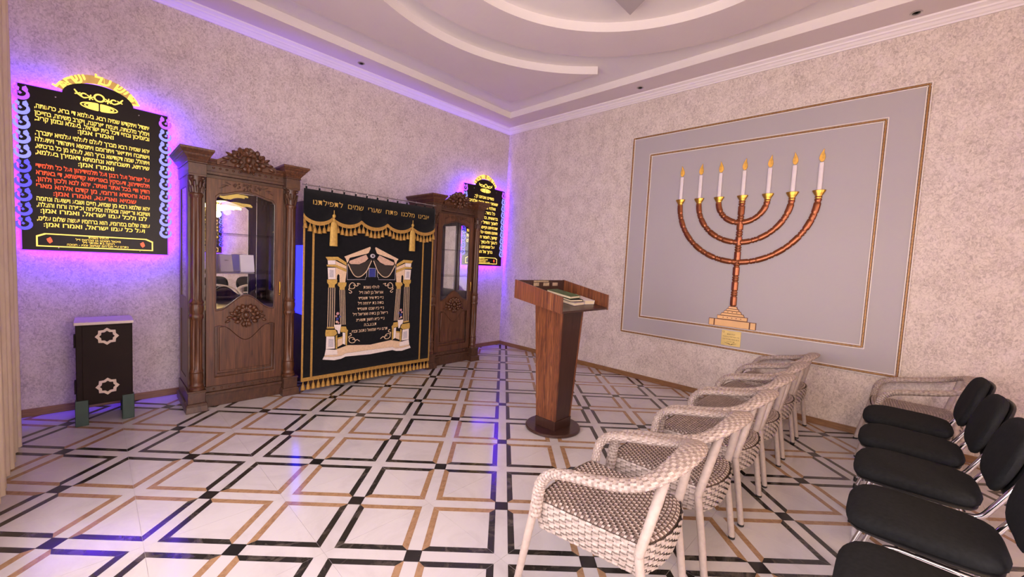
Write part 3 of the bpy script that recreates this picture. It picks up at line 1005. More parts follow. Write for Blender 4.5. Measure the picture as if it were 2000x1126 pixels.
    # columns
    for s in (-1, 1):
        c = MB()
        R = 0.042
        pr = [(0.056, 0.186), (0.056, 0.205), (0.048, 0.212), (0.052, 0.225), (0.044, 0.24), (0.046, 0.26), (0.051, 0.30), (0.045, 0.335), (0.050, 0.345), (0.044, 0.36)]
        pr += [(R, 0.375), (R, 0.50), (R, 0.66), (R, 0.80), (0.050, 0.815), (0.052, 0.835), (0.044, 0.85), (0.049, 0.875), (0.052, 0.91), (0.046, 0.935), (0.053, 0.95), (0.044, 0.968)]
        pr += [(R * 0.93, 0.985), (R * 0.93, 1.2), (R * 0.93, 1.5), (R * 0.93, 1.84), (0.046, 1.855), (0.047, 1.87), (0.040, 1.88)]
        n = 48
        vs_, fs_ = [], []
        for r, z in pr:
            fl = (0.372 < z < 0.81) or (0.98 < z < 1.85)
            for k in range(n):
                a = 2 * PI * k / n
                rr = r * (1 - (0.12 * (0.5 + 0.5 * math.cos(12 * a)) if fl else 0))
                vs_.append((rr * math.cos(a), rr * math.sin(a), z))
        for i in range(len(pr) - 1):
            for k in range(n):
                k2 = (k + 1) % n
                fs_.append((i * n + k, i * n + k2, (i + 1) * n + k2, (i + 1) * n + k))
        col = c.add(vs_, fs_).build('column', 'cabinet_wood', t, (s * 0.368, -0.022, 0), smooth=35)
        cp = MB().lathe([(0.036, 1.88), (0.038, 1.93), (0.046, 1.99), (0.054, 2.02)], 16)
        for ring, (rz, rr, nn) in enumerate(((1.905, 0.040, 8), (1.945, 0.044, 8))):
            for k in range(nn):
                a = 2 * PI * (k + 0.5 * ring) / nn
                ca, sa = math.cos(a), math.sin(a)
                cp.tube([(rr * ca, rr * sa, rz - 0.02), ((rr + 0.004) * ca, (rr + 0.004) * sa, rz + 0.015), ((rr + 0.013) * ca, (rr + 0.013) * sa, rz + 0.035), ((rr + 0.017) * ca, (rr + 0.017) * sa, rz + 0.026)], [0.008, 0.010, 0.008, 0.004], 6)
        for k in range(4):
            a = PI / 4 + PI / 2 * k
            cp.ball((0.056 * math.cos(a), 0.056 * math.sin(a), 2.005), 0.013, 8, 6)
        cp.box(-0.058, 0.058, -0.058, 0.058, 2.02, 2.032)
        cp.build('capital', 'cabinet_dark_wood', col, smooth=50)
    # entablature, frieze with beads, cornice, crest
    mb = MB()
    mb.box(-0.42, 0.42, -0.012, HB, 2.06, 2.085)
    mb.box(-0.40, 0.40, 0.000, HB, 2.085, 2.155)
    for s in (-1, 1):
        cx = s * 0.368
        mb.box(cx - 0.062, cx + 0.062, -0.082, HB, 2.032, 2.125)
        mb.box(cx - 0.068, cx + 0.068, -0.088, HB, 2.125, 2.137)
    mb.build('frieze', 'cabinet_dark_wood', t, bevel=0.003)
    fb = MB()
    for k in range(5):
        for s in (-1, 1):
            fb.ball((s * (0.055 + 0.048 * k), -0.004, 2.118), (0.010, 0.009, 0.009), 8, 5)
    fb.build('upper_beading', 'cabinet_wood', t, smooth=60)
    mb = MB()
    lay = [(2.137, 2.155, 0.0, 0.014), (2.155, 2.180, 0.014, 0.040), (2.180, 2.196, 0.044, 0.052), (2.196, 2.222, 0.056, 0.084), (2.222, 2.240, 0.088, 0.088)]
    for za, zb, e0, e1 in lay:
        ca, cb = 2.137 + (za - 2.137) * 0.52, 2.137 + (zb - 2.137) * 0.52
        mb.hexa([(-0.40, -0.006 - e0 * 0.35, ca), (0.40, -0.006 - e0 * 0.35, ca), (0.40, HB, ca), (-0.40, HB, ca)],
                [(-0.40, -0.006 - e1 * 0.35, cb), (0.40, -0.006 - e1 * 0.35, cb), (0.40, HB, cb), (-0.40, HB, cb)])
        for s in (-1, 1):
            cx = s * 0.368
            hx = 0.062
            xi0, xo0, xi1, xo1 = cx - s * (hx + e0 * 0.5), cx + s * (hx + e0 * 0.72), cx - s * (hx + e1 * 0.5), cx + s * (hx + e1 * 0.72)
            a0, b0, a1, b1 = min(xi0, xo0), max(xi0, xo0), min(xi1, xo1), max(xi1, xo1)
            mb.hexa([(a0, -0.082 - e0 * 0.8, za), (b0, -0.082 - e0 * 0.8, za), (b0, HB, za), (a0, HB, za)],
                    [(a1, -0.082 - e1 * 0.8, zb), (b1, -0.082 - e1 * 0.8, zb), (b1, HB, zb), (a1, HB, zb)])
    mb.build('cornice', 'cabinet_wood', t, bevel=0.002)
    pd = MB()
    prof = [(-0.230, 2.150)] + [(-0.230 + 0.46 * u, 2.190 + 0.135 * (0.5 - 0.5 * math.cos(2 * PI * u)) ** 0.75 + 0.006 * abs(math.sin(9 * PI * u))) for u in [k / 36 for k in range(37)]] + [(0.230, 2.150)]
    pd.prism_xz(prof, -0.044, -0.020)
    carving(pd, 0.0, 2.225, 0.40, 0.25, -0.046, 9, 0.030)
    pd.build('crest', 'cabinet_wood', t, smooth=50)
    return t
build_cabinet(-3.935, 'tall carved wooden display cabinet between the small dark box and the ark curtain', '')
build_cabinet(-1.512, 'tall carved wooden display cabinet to the right of the ark curtain', '')
def cab_book(x, y, w, h, rz, label, mat, lines):
    t = thing('book', label, 'book', (x, y, 1.2015), rz, group='books in the left cabinet')
    tilt = Matrix.Rotation(-0.22, 4, 'X')
    MB().box(-w / 2 + 0.003, w / 2 - 0.003, -0.010, 0.010, 0.003, h - 0.003).xform(tilt).build('pages', 'book_pages', t, (0, 0, 0.002))
    MB().box(-w / 2, w / 2, -0.0135, -0.0102, 0.0, h).box(-w / 2, w / 2, 0.0102, 0.0135, 0.0, h).box(-w / 2 - 0.002, -w / 2 + 0.002, -0.0135, 0.0135, 0, h).xform(tilt).build('cover', mat, t, (0, 0, 0.002))
    for k, s in enumerate(lines):
        me = text_mesh(s, height=0.012, extrude=0.0006, maxw=w * 0.7)
        me.transform(Matrix.Translation((0, -0.0137, h * 0.66 - 0.03 * k)))
        me.transform(tilt)
        me.materials.append(MATS['ink'])
        link('cover_title', me, t, (0, 0, 0.002))
cab_book(-4.035, -0.33, 0.105, 0.165, 0.25, 'pale book with printed cover standing leftmost on the left cabinet shelf', 'book_cover', ['סידור'])
cab_book(-3.865, -0.33, 0.115, 0.170, 0.05, 'plain pale book leaning on the left cabinet shelf, to the right of the other', 'book_white', [])

# ------------------------------------------------------------------ ark and its curtain
def build_ark():
    t = thing('ark_cupboard', 'dark wooden ark cupboard hidden behind the black curtain', 'cupboard', (-2.722, -0.03, 0))
    MB().box(-0.62, 0.62, -0.50, 0.0, 0.0, 1.98).build('ark_body', 'cabinet_dark_wood', t, bevel=0.004)
    for s in (-1, 1):
        MB().box(min(s * 0.02, s * 0.60), max(s * 0.02, s * 0.60), -0.515, -0.5005, 0.08, 1.92).build('door', 'cabinet_dark_wood', t, bevel=0.003)
        MB().box(min(s * 0.6205, s * 0.628), max(s * 0.6205, s * 0.628), -0.44, -0.06, 0.75, 1.50).build('light_strip', 'led_blue', t)
build_ark()
EMB = {
'gold': [[(-514,1392),(-390,1398),(-298,1341),(-297,1310),(-395,1363),(-492,1359)],[(-503,1312),(-410,1314),(-296,1269),(-295,1240),(-406,1291),(-497,1294)],[(-494,1160),(-391,1159),(-393,1123),(-414,1107),(-415,1076),(-477,1076),(-476,1107),(-493,1126)],[(-378,1129),(-292,1129),(-295,1097),(-310,1078),(-311,1051),(-363,1052),(-364,1079),(-386,1101)],[(-497,637),(-399,629),(-383,599),(-380,586),(-410,563),(-499,568),(-502,597)],[(-486,667),(-412,661),(-412,644),(-487,650)],[(-337,659),(-286,654),(-279,628),(-262,610),(-268,593),(-339,598),(-346,627)],[(-291,595),(-268,593),(-271,445),(-287,454)],[(-372,540),(-322,551),(-322,535),(-372,524)],[(-395,561),(-378,573),(-375,425),(-392,426)]],
'white': [[(-492,1357),(-414,1359),(-413,1317),(-488,1314)],[(-491,1282),(-412,1284),(-410,1163),(-483,1163)],[(-490,566),(-407,558),(-400,429),(-493,434)],[(-320,593),(-293,587),(-291,457),(-317,470)],[(-493,432),(-376,411),(-371,359),(-504,370)],[(-512,354),(-405,339),(-323,341),(-285,362),(0,363),(0,314),(-284,327),(-329,310),(-404,304),(-524,327)],[(-413,683),(-338,681),(-346,634),(-351,583),(-367,584),(-377,620),(-403,638)]],
'gray': [[(-473,1261),(-430,1260),(-429,1184),(-472,1183)],[(-468,540),(-416,532),(-417,446),(-469,455)]],
'cream': [[(-411,1356),(-297,1303),(-296,1272),(-410,1315)],[(-409,1288),(-295,1240),(-305,1130),(-365,1130),(-367,1204),(-380,1220),(-392,1204),(-396,1160),(-408,1160)],[(-321,1403),(-33,1525),(-27,1509),(-49,1458),(-66,1448),(-264,1393),(-276,1358),(-288,1335),(-305,1382)],[(-372,522),(-322,534),(-320,464),(-370,441)],[(-399,415),(-370,421),(-261,448),(0,422),(0,365),(-285,364),(-323,343),(-405,341),(-509,356),(-504,368),(-371,357)]],
'pink': [[(-263,1361),(-79,1436),(-54,1393),(-90,1358),(-157,1328),(-249,1327),(-269,1339)]],
'brown': [[(-281,1330),(-236,1322),(-183,1321),(-130,1332),(-77,1358),(-20,1391),(-5,1391),(-5,1380),(-19,1364),(-41,1308),(-73,1247),(-127,1199),(-173,1189),(-213,1211),(-247,1263)]],
}
LIN = {
'cream': [[(-281,1329),(-265,1298),(-247,1263),(-213,1211),(-173,1189),(-127,1199),(-73,1247),(-41,1308),(-12,1371)]],
'gray': [[(-288,1319),(-284,1159),(-78,1161),(-79,1185),(-65,1192),(-65,1254)]],
'scroll': [[(-138,1111),(-171,1119),(-161,1100),(-184,1090),(-204,1116),(-231,1126),(-256,1103),(-257,1071),(-229,1061),(-203,1071),(-201,1097),(-217,1100)],[(-256,1071),(-265,1052),(-242,1039),(-231,1023),(-248,1013),(-261,1023)],[(-126,477),(-157,499),(-177,488),(-191,515),(-214,528),(-244,521),(-246,488),(-216,469),(-183,475),(-184,505),(-210,504)],[(-247,521),(-254,541),(-225,552),(-232,575),(-245,570)]],
}
TM = {'gold': 'gold_bright', 'white': 'white_thread', 'gray': 'gray_thread', 'cream': 'cream_thread', 'pink': 'pink_thread', 'brown': 'brown_thread'}
def tassel_mesh(h, r, mat):
    mb = MB()
    mb.tube([(0, 0, 0), (0, 0, -0.28 * h)], r * 0.16, 6)
    mb.ball((0, 0, -0.30 * h), (r * 0.42, r * 0.42, 0.08 * h), 8, 5)
    n = 10
    mb.lathe([(r * 0.30, -0.36 * h), (r * 0.55, -0.42 * h), (r * 0.62, -0.50 * h), (r * 0.85, -0.78 * h), (r, -h)], n)
    return mb.mesh('tassel', mat, 50)
def build_parochet():
    x0, x1 = -0.762, 0.768
    t = thing('ark_curtain', 'black velvet ark curtain embroidered with a gold and white gateway', 'curtain', (-2.722, -0.700, 0))
    # hanging cloth with shallow folds
    def fold(x, z):
        return 0.0022 * math.sin(x * 9.0 + 0.6) + 0.009 * math.sin(x * 4.1 + 1.0) * (1 - z / 2.1) + 0.006
    nx, nz = 80, 24
    vs_, fs_ = [], []
    for i in range(nx + 1):
        for k in range(nz + 1):
            x = x0 + (x1 - x0) * i / nx
            z = 0.135 + (2.045 - 0.135) * k / nz
            vs_.append((x, fold(x, z), z))
    for i in range(nx):
        for k in range(nz):
            a = i * (nz + 1) + k
            fs_.append((a, a + nz + 1, a + nz + 2, a + 1))
    cl = MB().add(vs_, fs_).build('velvet_cloth', 'velvet', t, smooth=60)
    md = cl.modifiers.new('thick', 'SOLIDIFY')
    md.thickness = 0.004
    md.offset = 1
    Y = lambda x, z: fold(x, z) - 0.0035
    def flat(mb, poly, mirror, off=0.0, th=0.0022):
        p0 = [((-x if mirror else x) / 1000.0 - 0.030, z / 1000.0) for x, z in poly]
        p = []
        for a, b in zip(p0, p0[1:] + p0[:1]):
            q = max(1, int(math.hypot(a[0] - b[0], a[1] - b[1]) / 0.04))
            p += [(a[0] + (b[0] - a[0]) * k / q, a[1] + (b[1] - a[1]) * k / q) for k in range(q)]
        n = len(p)
        ar = sum(p[i][0] * p[(i + 1) % n][1] - p[(i + 1) % n][0] * p[i][1] for i in range(n))
        if ar < 0:
            p = p[::-1]
        vs2 = [(x, Y(x, z) - th - off, z) for x, z in p] + [(x, Y(x, z), z) for x, z in p]
        f2 = [tuple(range(n))] + [((i + 1) % n, i, n + i, n + (i + 1) % n) for i in range(n)]
        mb.add(vs2, f2)
    def conform(o, z0, off):
        for v in o.data.vertices:
            v.co.y += fold(v.co.x + o.location.x, v.co.z + o.location.z) - off
        o.location.y = 0
    lev = {'brown': 0.0, 'cream': 0.0, 'white': 0.0012, 'gold': 0.0018, 'pink': 0.002, 'gray': 0.003}
    nm = {'brown': 'draped_swag', 'cream': 'cream_stonework', 'white': 'white_stonework', 'gold': 'gold_moulding', 'pink': 'pediment_field', 'gray': 'grey_panel'}
    for key, polys in EMB.items():
        for poly in polys:
            for mir in (False, True):
                if poly[0][0] == 0:
                    continue
                mb = MB()
                flat(mb, poly, mir, lev[key])
                mb.build(nm[key], TM[key], cl)
    def line(pts, mat, r, name, mir, sm=0):
        q = [((-x if mir else x) / 1000.0 - 0.030, z / 1000.0) for x, z in pts]
        q3 = [(x, Y(x, z) - r * 0.4, z) for x, z in q]
        if sm:
            q3 = smooth_path(q3, sm)
        MB().tube(q3, r, 5).build(name, mat, cl, smooth=60)
    for mir in (False, True):
        line(LIN['cream'][0], 'cream_thread', 0.005, 'swag_edge', mir, 4)
        line(LIN['gray'][0], 'gray_thread', 0.003, 'frame_line', mir)
        for q in LIN['scroll']:
            line(q, 'cream_thread', 0.0042, 'corner_scroll', mir, 4)
        for (ta, tb, zt), (ba, bb, zb) in (((-477, -413, 1076), (-480, -412, 664)), ((-362, -310, 1051), (-343, -293, 676))):
            for k in range(4):
                u = k / 3
                line([(ta + (tb - ta) * u, zt), (0.5 * (ta + (tb - ta) * u + ba + (bb - ba) * u), (zt + zb) / 2), (ba + (bb - ba) * u, zb)], 'cream_thread', 0.0032, 'column_flute', mir)
            mb = MB()
            flat(mb, [(ta, zt), (tb, zt), (bb, zb), (ba, zb)], mir, -0.001)
            mb.build('column_shaft', 'brown_thread', cl)
        s = -1 if mir else 1
        for fx, fz, fr, fm in ((-376, 800, 0.016, 'rose_thread'), (-392, 772, 0.012, 'rose_thread'), (-352, 765, 0.013, 'blue_thread'), (-378, 742, 0.015, 'blue_thread'), (-384, 712, 0.014, 'pink_thread'), (-366, 700, 0.010, 'rose_thread')):
            xx, zz = s * fx / 1000 - 0.030, fz / 1000
            MB().ball((xx, Y(xx, zz) - 0.001, zz), (fr, 0.003, fr)).build('flower', fm, cl, smooth=60)
    mb = MB()
    flat(mb, [(-40, 1288), (40, 1288), (40, 1190), (-40, 1190)], False)
    mb.build('blue_doorway', 'blue_thread', cl)
    line([(-40, 1288), (40, 1288), (40, 1190), (-40, 1190), (-40, 1288)], 'gray_thread', 0.0025, 'doorway_edge', False)
    MB().ball((-0.030, Y(-0.03, 1.425) - 0.001, 1.425), (0.030, 0.004, 0.024)).build('pediment_emblem', 'gray_thread', cl, smooth=60)
    MB().ball((-0.030, Y(-0.03, 1.425) - 0.005, 1.425), (0.012, 0.003, 0.011)).build('pediment_emblem_centre', 'brown_thread', cl, smooth=60)
    rows = [1.077, 1.018, 0.957, 0.899, 0.838, 0.780, 0.716, 0.657, 0.595]
    wr = ['לעילוי נשמת', 'אוריאל בן לאה ז״ל', 'נפ׳ כ״ד אייר תשס״ד', 'בתיה בת פרוחה ז״ל', 'נפ׳ כ״ו שבט תשס״ד', 'רפאל בן בתיה ואוריאל ז״ל', 'נפ׳ כ״א חשון תשע״ג', 'ת.נ.צ.ב.ה', 'תרם ע״י שמואל נתנוב ובניו']
    wid = [0.19, 0.29, 0.30, 0.31, 0.32, 0.42, 0.34, 0.15, 0.43]
    for z, s, w in zip(rows, wr, wid):
        o = text('embroidered_line', s, 'cream_thread', cl, (-0.033, 0, z - 0.002), height=0.033, width=w, extrude=0.0022, offset=0.012)
        conform(o, z, 0.0035)
    def band(name, xa, za, xb, zb, hw, mat, dy=0.0, par=None):
        n = 24
        vs2, f2 = [], []
        for k in range(n + 1):
            u = k / n
            z = za + (zb - za) * u
            x = xa + (xb - xa) * u
            for sx in (-hw, hw):
                xx = x + sx
                vs2.append((xx, Y(max(x0, min(x1, xx)), z) - 0.002 - dy, z))
        for k in range(n):
            f2.append((2 * k, 2 * k + 1, 2 * k + 3, 2 * k + 2))
        o = MB().add(vs2, f2).build(name, mat, par or cl)
        m2 = o.modifiers.new('t', 'SOLIDIFY')
        m2.thickness = 0.002
        m2.offset = 0
    for xx in (-0.665, 0.622):
        band('gold_stripe', xx, 0.15, xx, 1.72, 0.010, 'gold_thread')
    for xx in (x0 + 0.008, x1 - 0.008):
        band('gold_edge', xx, 0.15, xx, 2.04, 0.009, 'gold_thread')
    # bottom braid and tassels
    n = 60
    vs2, f2 = [], []
    for k in range(n + 1):
        x = x0 + (x1 - x0) * k / n
        for z in (0.128, 0.165):
            vs2.append((x, Y(x, 0.14) - 0.004, z))
            vs2.append((x, Y(x, 0.14) + 0.008, z))
    for k in range(n):
        a = 4 * k
        f2 += [(a, a + 4, a + 6, a + 2), (a + 1, a + 3, a + 7, a + 5), (a, a + 1, a + 5, a + 4), (a + 2, a + 6, a + 7, a + 3)]
    MB().add(vs2, f2).build('bottom_braid', 'gold_thread', t, smooth=60)
    tm = tassel_mesh(0.085, 0.024, 'gold_thread')
    for k in range(31):
        x = x0 + 0.02 + (x1 - x0 - 0.04) * k / 30
        link('tassel', tm, t, (x, Y(x, 0.1) - 0.002, 0.130), rotz=k)
    # valance: scalloped lower edge following pointed peaks
    peaks = [x0 - 0.005, -0.485, -0.178, 0.132, 0.447, x1 + 0.005]
    def low(x):
        for a, b in zip(peaks[:-1], peaks[1:]):
            if a <= x <= b:
                u = (x - a) / (b - a)
                return 1.800 - 0.070 * math.sin(PI * u) ** 0.6 - 0.006
        return 1.79
    nx = 100
    vs2, f2 = [], []
    for k in range(nx + 1):
        x = peaks[0] + (peaks[-1] - peaks[0]) * k / nx
        zl = low(x)
        for z in (zl, 0.5 * (zl + 2.05), 2.05):
            vs2.append((x, fold(x, z) - 0.016, z))
    for k in range(nx):
        for q in range(2):
            a = 3 * k + q
            f2.append((a, a + 3, a + 4, a + 1))
    va = MB().add(vs2, f2).build('valance', 'velvet', t, smooth=60)
    md = va.modifiers.new('t', 'SOLIDIFY')
    md.thickness = 0.004
    md.offset = 1
    vs2, f2 = [], []
    for k in range(nx + 1):
        x = peaks[0] + (peaks[-1] - peaks[0]) * k / nx
        zl = low(x)
        for z in (zl - 0.022, zl + 0.016):
            vs2.append((x, fold(x, z) - 0.024, z))
            vs2.append((x, fold(x, z) - 0.014, z))
    for k in range(nx):
        a = 4 * k
        f2 += [(a, a + 4, a + 6, a + 2), (a + 1, a + 3, a + 7, a + 5), (a, a + 1, a + 5, a + 4), (a + 2, a + 6, a + 7, a + 3)]
    MB().add(vs2, f2).build('valance_braid', 'gold_thread', va, smooth=60)
    words = 'אבינו מלכנו פתח שערי שמים לתפילתנו'.split()
    ms = [text_mesh(wd, height=0.052, extrude=0.002) for wd in words]
    ws = [max(v.co.x for v in m_.vertices) - min(v.co.x for v in m_.vertices) for m_ in ms]
    gap = (1.36 - sum(ws)) / (len(ws) - 1)
    kx = 1.0
    if gap < 0.03:
        kx = (1.36 - 0.03 * (len(ws) - 1)) / sum(ws)
        gap = 0.03
    elif gap > 0.055:
        kx = (1.36 - 0.055 * (len(ws) - 1)) / sum(ws)
        gap = 0.055
    xr = 0.68
    for m_, w_ in zip(ms, ws):
        m_.transform(Matrix.Diagonal((kx, 1, 1, 1)))
        m_.materials.append(MATS['gold_bright'])
        o = link('embroidered_word', m_, va, (xr - 0.5 * w_ * kx, 0, 1.928))
        conform(o, 1.928, 0.0195)
        xr -= w_ * kx + gap
    for k in range(34):
        x = x0 + 0.012 + (x1 - x0 - 0.024) * k / 33
        link('tassel', tm, va, (x, fold(x, 1.8) - 0.020, low(x) - 0.018), rotz=k)
    big = MB()
    big.tube([(0, 0, 0.20), (0, 0, 0.12)], 0.004, 6)
    big.ball((0, 0, 0.155), (0.018, 0.014, 0.016), 10, 6)
    big.ball((0, 0, 0.125), (0.014, 0.012, 0.012), 10, 6)
    big.lathe([(0.016, 0.115), (0.030, 0.10), (0.037, 0.06), (0.042, -0.08)], 14)
    bmh = big.mesh('long_tassel', 'gold_bright', 50)
    for xx in (-0.478, 0.448):
        o = link('long_tassel', bmh, va, (xx, fold(xx, 1.5) - 0.034, 1.61))
        o.scale = (1.0, 0.45, 1.30)
    # rod, rings, brackets
    rod = MB().tube([(-0.778, -0.004, 2.088), (0.786, -0.004, 2.088)], 0.006, 10).build('curtain_rod', 'steel', t, smooth=50)
    for k in range(13):
        x = x0 + 0.02 + (x1 - x0 - 0.04) * k / 12
        MB().tube([(x, -0.004 + 0.012 * math.cos(a), 2.083 + 0.016 * math.sin(a)) for a in [2 * PI * q / 12 for q in range(12)]], 0.002, 5, True).build('ring', 'steel', rod, smooth=60)
        MB().box(x - 0.006, x + 0.006, -0.012, 0.006, 2.04, 2.072).build('hanging_tab', 'velvet', t)
build_parochet()

# ------------------------------------------------------------------ candelabrum panel on the right wall
# local frame of the wall pieces: x = distance along the wall to the viewer's right (= -Y), facing -X
def wall_thing(name, label, cat, y, z=0.0):
    return thing(name, label, cat, (0, y, z), -PI / 2)
def rope(parent, x0, x1, z0, z1, y):
    # four straight twisted gold cords between thin pale fillets
    for a, b in (((x0, z0), (x1, z0)), ((x1, z0), (x1, z1)), ((x1, z1), (x0, z1)), ((x0, z1), (x0, z0))):
        L = math.hypot(b[0] - a[0], b[1] - a[1])
        n = int(L / 0.016)
        mb = MB()
        pts = [(a[0] + (b[0] - a[0]) * k / n, y, a[1] + (b[1] - a[1]) * k / n) for k in range(n + 1)]
        mb.tube(pts, [0.0095 if k % 2 else 0.0068 for k in range(n + 1)], 6, squash=(1, 0.8, 1))
        mb.build('gold_cord', 'rope_gold', parent, smooth=50)
        for s in (-1, 1):
            w = 0.006
            o = 0.015 * s
            m2 = MB()
            if abs(a[0] - b[0]) > 1e-6:
                m2.box(min(a[0], b[0]) - 0.015, max(a[0], b[0]) + 0.015, y - 0.002, y + 0.008, a[1] + o - w / 2, a[1] + o + w / 2)
            else:
                m2.box(a[0] + o - w / 2, a[0] + o + w / 2, y - 0.002, y + 0.008, min(a[1], b[1]) - 0.015, max(a[1], b[1]) + 0.015)
            m2.build('pale_fillet', 'panel_white', parent)
def build_panel():
    t = wall_thing('wall_panel', 'large smooth lilac grey wall panel with two gold rope borders', 'panel', -3.66)
    MB().box(-1.345, 1.345, -0.012, -0.0005, 0.590, 3.118).build('panel_face', 'panel_paint', t, bevel=0.003)
    rope(t, -1.340, 1.342, 0.598, 3.112, -0.018)
    rope(t, -1.094, 1.090, 0.822, 2.870, -0.018)
build_panel()
def bead_tube(pts, r):
    # tube with swelling joints: long links separated by pairs of beads
    n = len(pts)
    L = [0.0]
    for a, b in zip(pts[:-1], pts[1:]):
        L.append(L[-1] + (Vector(a) - Vector(b)).length)
    tot = L[-1]
    m = max(1, round(tot / 0.175))
    seg = tot / m
    rs = []
    for s in L:
        u = (s / seg) % 1.0
        if u < 0.70:
            k = 1.0 if 0.06 < u < 0.64 else 0.78
        else:
            v = (u - 0.70) / 0.15
            k = 0.74 + 0.30 * abs(math.sin(PI * v))
        rs.append(r * k)
    return rs
def build_menorah():
    t = wall_thing('wall_menorah', 'copper seven-branched candelabrum with white candles on the wall panel', 'menorah', -3.65)
    Y0 = -0.024
    zc = 2.232
    r0 = 0.0300
    sq = (1, 0.42, 1)
    for R in (0.238, 0.452, 0.668):
        n = int(R * 260)
        pts = [(R * math.cos(PI + PI * k / n), Y0, zc + R * math.sin(PI + PI * k / n)) for k in range(n + 1)]
        MB().tube(pts, bead_tube(pts, r0), 10, squash=sq).build('branch', 'copper', t, smooth=50)
    pts = [(0, Y0 + 0.001, 1.075 + (zc - 1.075) * k / 220) for k in range(221)]
    MB().tube(pts, bead_tube(pts, 0.033), 10, squash=sq).build('stem', 'copper', t, smooth=50)
    for x in (-0.668, -0.452, -0.238, 0, 0.238, 0.452, 0.668):
        c = MB().lathe([(0.022, 2.205), (0.030, 2.215), (0.024, 2.225), (0.036, 2.245), (0.052, 2.272), (0.055, 2.285), (0.048, 2.288)], 18)
        c.xform(Matrix.Diagonal((1, 0.42, 1, 1)))
        c.build('candle_cup', 'brass', t, (x, Y0, 0), smooth=40)
        cd = MB().lathe([(0.0195, 2.285), (0.0195, 2.545), (0.016, 2.552)], 16)
        cd.xform(Matrix.Diagonal((1, 0.5, 1, 1)))
        cd.build('candle', 'candle_white', t, (x, Y0, 0), smooth=40)
        fl = [(0, 2.556), (0.016, 2.568), (0.024, 2.592), (0.020, 2.622), (0.012, 2.650), (0.010, 2.684), (-0.002, 2.660), (-0.012, 2.640), (-0.022, 2.612), (-0.024, 2.588), (-0.014, 2.566)]
        o = plate('flame', [fl], 0.004, 'flame_print', t, (x, Y0 + 0.004, 0), 0.001)
        if int(abs(x) * 1000) in (238, 668) and x < 0 or x == 0.452:
            o.scale = (-1, 1, 1)
    def slab(name, x, z0, z1, x2=None, dots=0):
        x2 = x if x2 is None else x2
        e = 0.005
        MB().prism_xz([(-x - e, z0 - e), (x + e, z0 - e), (x2 + e, z1 + e), (-x2 - e, z1 + e)], -0.022, -0.0125).build('base_outline', 'base_outline', t)
        o = MB().prism_xz([(-x, z0), (x, z0), (x2, z1), (-x2, z1)], -0.028, -0.0125).build(name, 'base_gold', t)
        for k in range(dots):
            MB().ball(((k - (dots - 1) / 2) * 1.5 * x / dots, -0.028, (z0 + z1) / 2), (0.006, 0.002, 0.005), 8, 4).build('stud', 'base_outline', o)
    slab('base_step', 0.172, 0.845, 0.915)
    for s in (-1, 1):
        MB().prism_xz([(s * 0.180, 0.840), (s * 0.238, 0.840), (s * 0.238, 0.920), (s * 0.180, 0.920)], -0.022, -0.0125).build('base_outline', 'base_outline', t)
        MB().prism_xz([(s * 0.185, 0.845), (s * 0.232, 0.845), (s * 0.232, 0.915), (s * 0.185, 0.915)], -0.027, -0.0125).build('base_block', 'base_gold', t)
    slab('base_step', 0.148, 0.926, 0.960, None, 5)
    slab('base_step', 0.118, 0.969, 0.990, 0.104)
    slab('base_step', 0.090, 0.997, 1.018, 0.076, 3)
    slab('base_step', 0.064, 1.025, 1.042, 0.054)
    slab('base_step', 0.044, 1.049, 1.068, 0.036)
build_menorah()
def build_plaque():
    t = wall_thing('dedication_plaque', 'small gold dedication plate below the candelabrum base', 'plaque', -3.655, 0.632)
    MB().box(-0.098, 0.098, -0.017, -0.0125, 0, 0.168).build('plate', 'plaque_gold', t, bevel=0.0012)
    for z, s, w in ((0.128, 'לעילוי נשמת', 0.08), (0.100, 'הר״ר ישראל מאיר בן מרים ז״ל', 0.165), (0.072, 'מרת שושנה בת חנה ע״ה', 0.165), (0.046, 'ת.נ.צ.ב.ה', 0.08)):
        text('engraved_line', s, 'ink', t, (0, -0.0170, z), height=0.012, width=w, extrude=0.0008)
    orn = []
    for s in (-1, 1):
        MB().tube([(s * 0.004, -0.0175, 0.016), (s * 0.022, -0.0175, 0.024), (s * 0.040, -0.0175, 0.027), (s * 0.060, -0.0175, 0.032)], [0.004, 0.003, 0.002, 0.001], 6).build('engraved_flourish', 'ink', t)
    MB().tube([(-0.078 + 0.009 * math.cos(a), -0.0172, 0.150 + 0.009 * math.sin(a)) for a in [2 * PI * k / 12 for k in range(12)]], 0.0012, 5, True).build('engraved_ring', 'ink', t)
build_plaque()

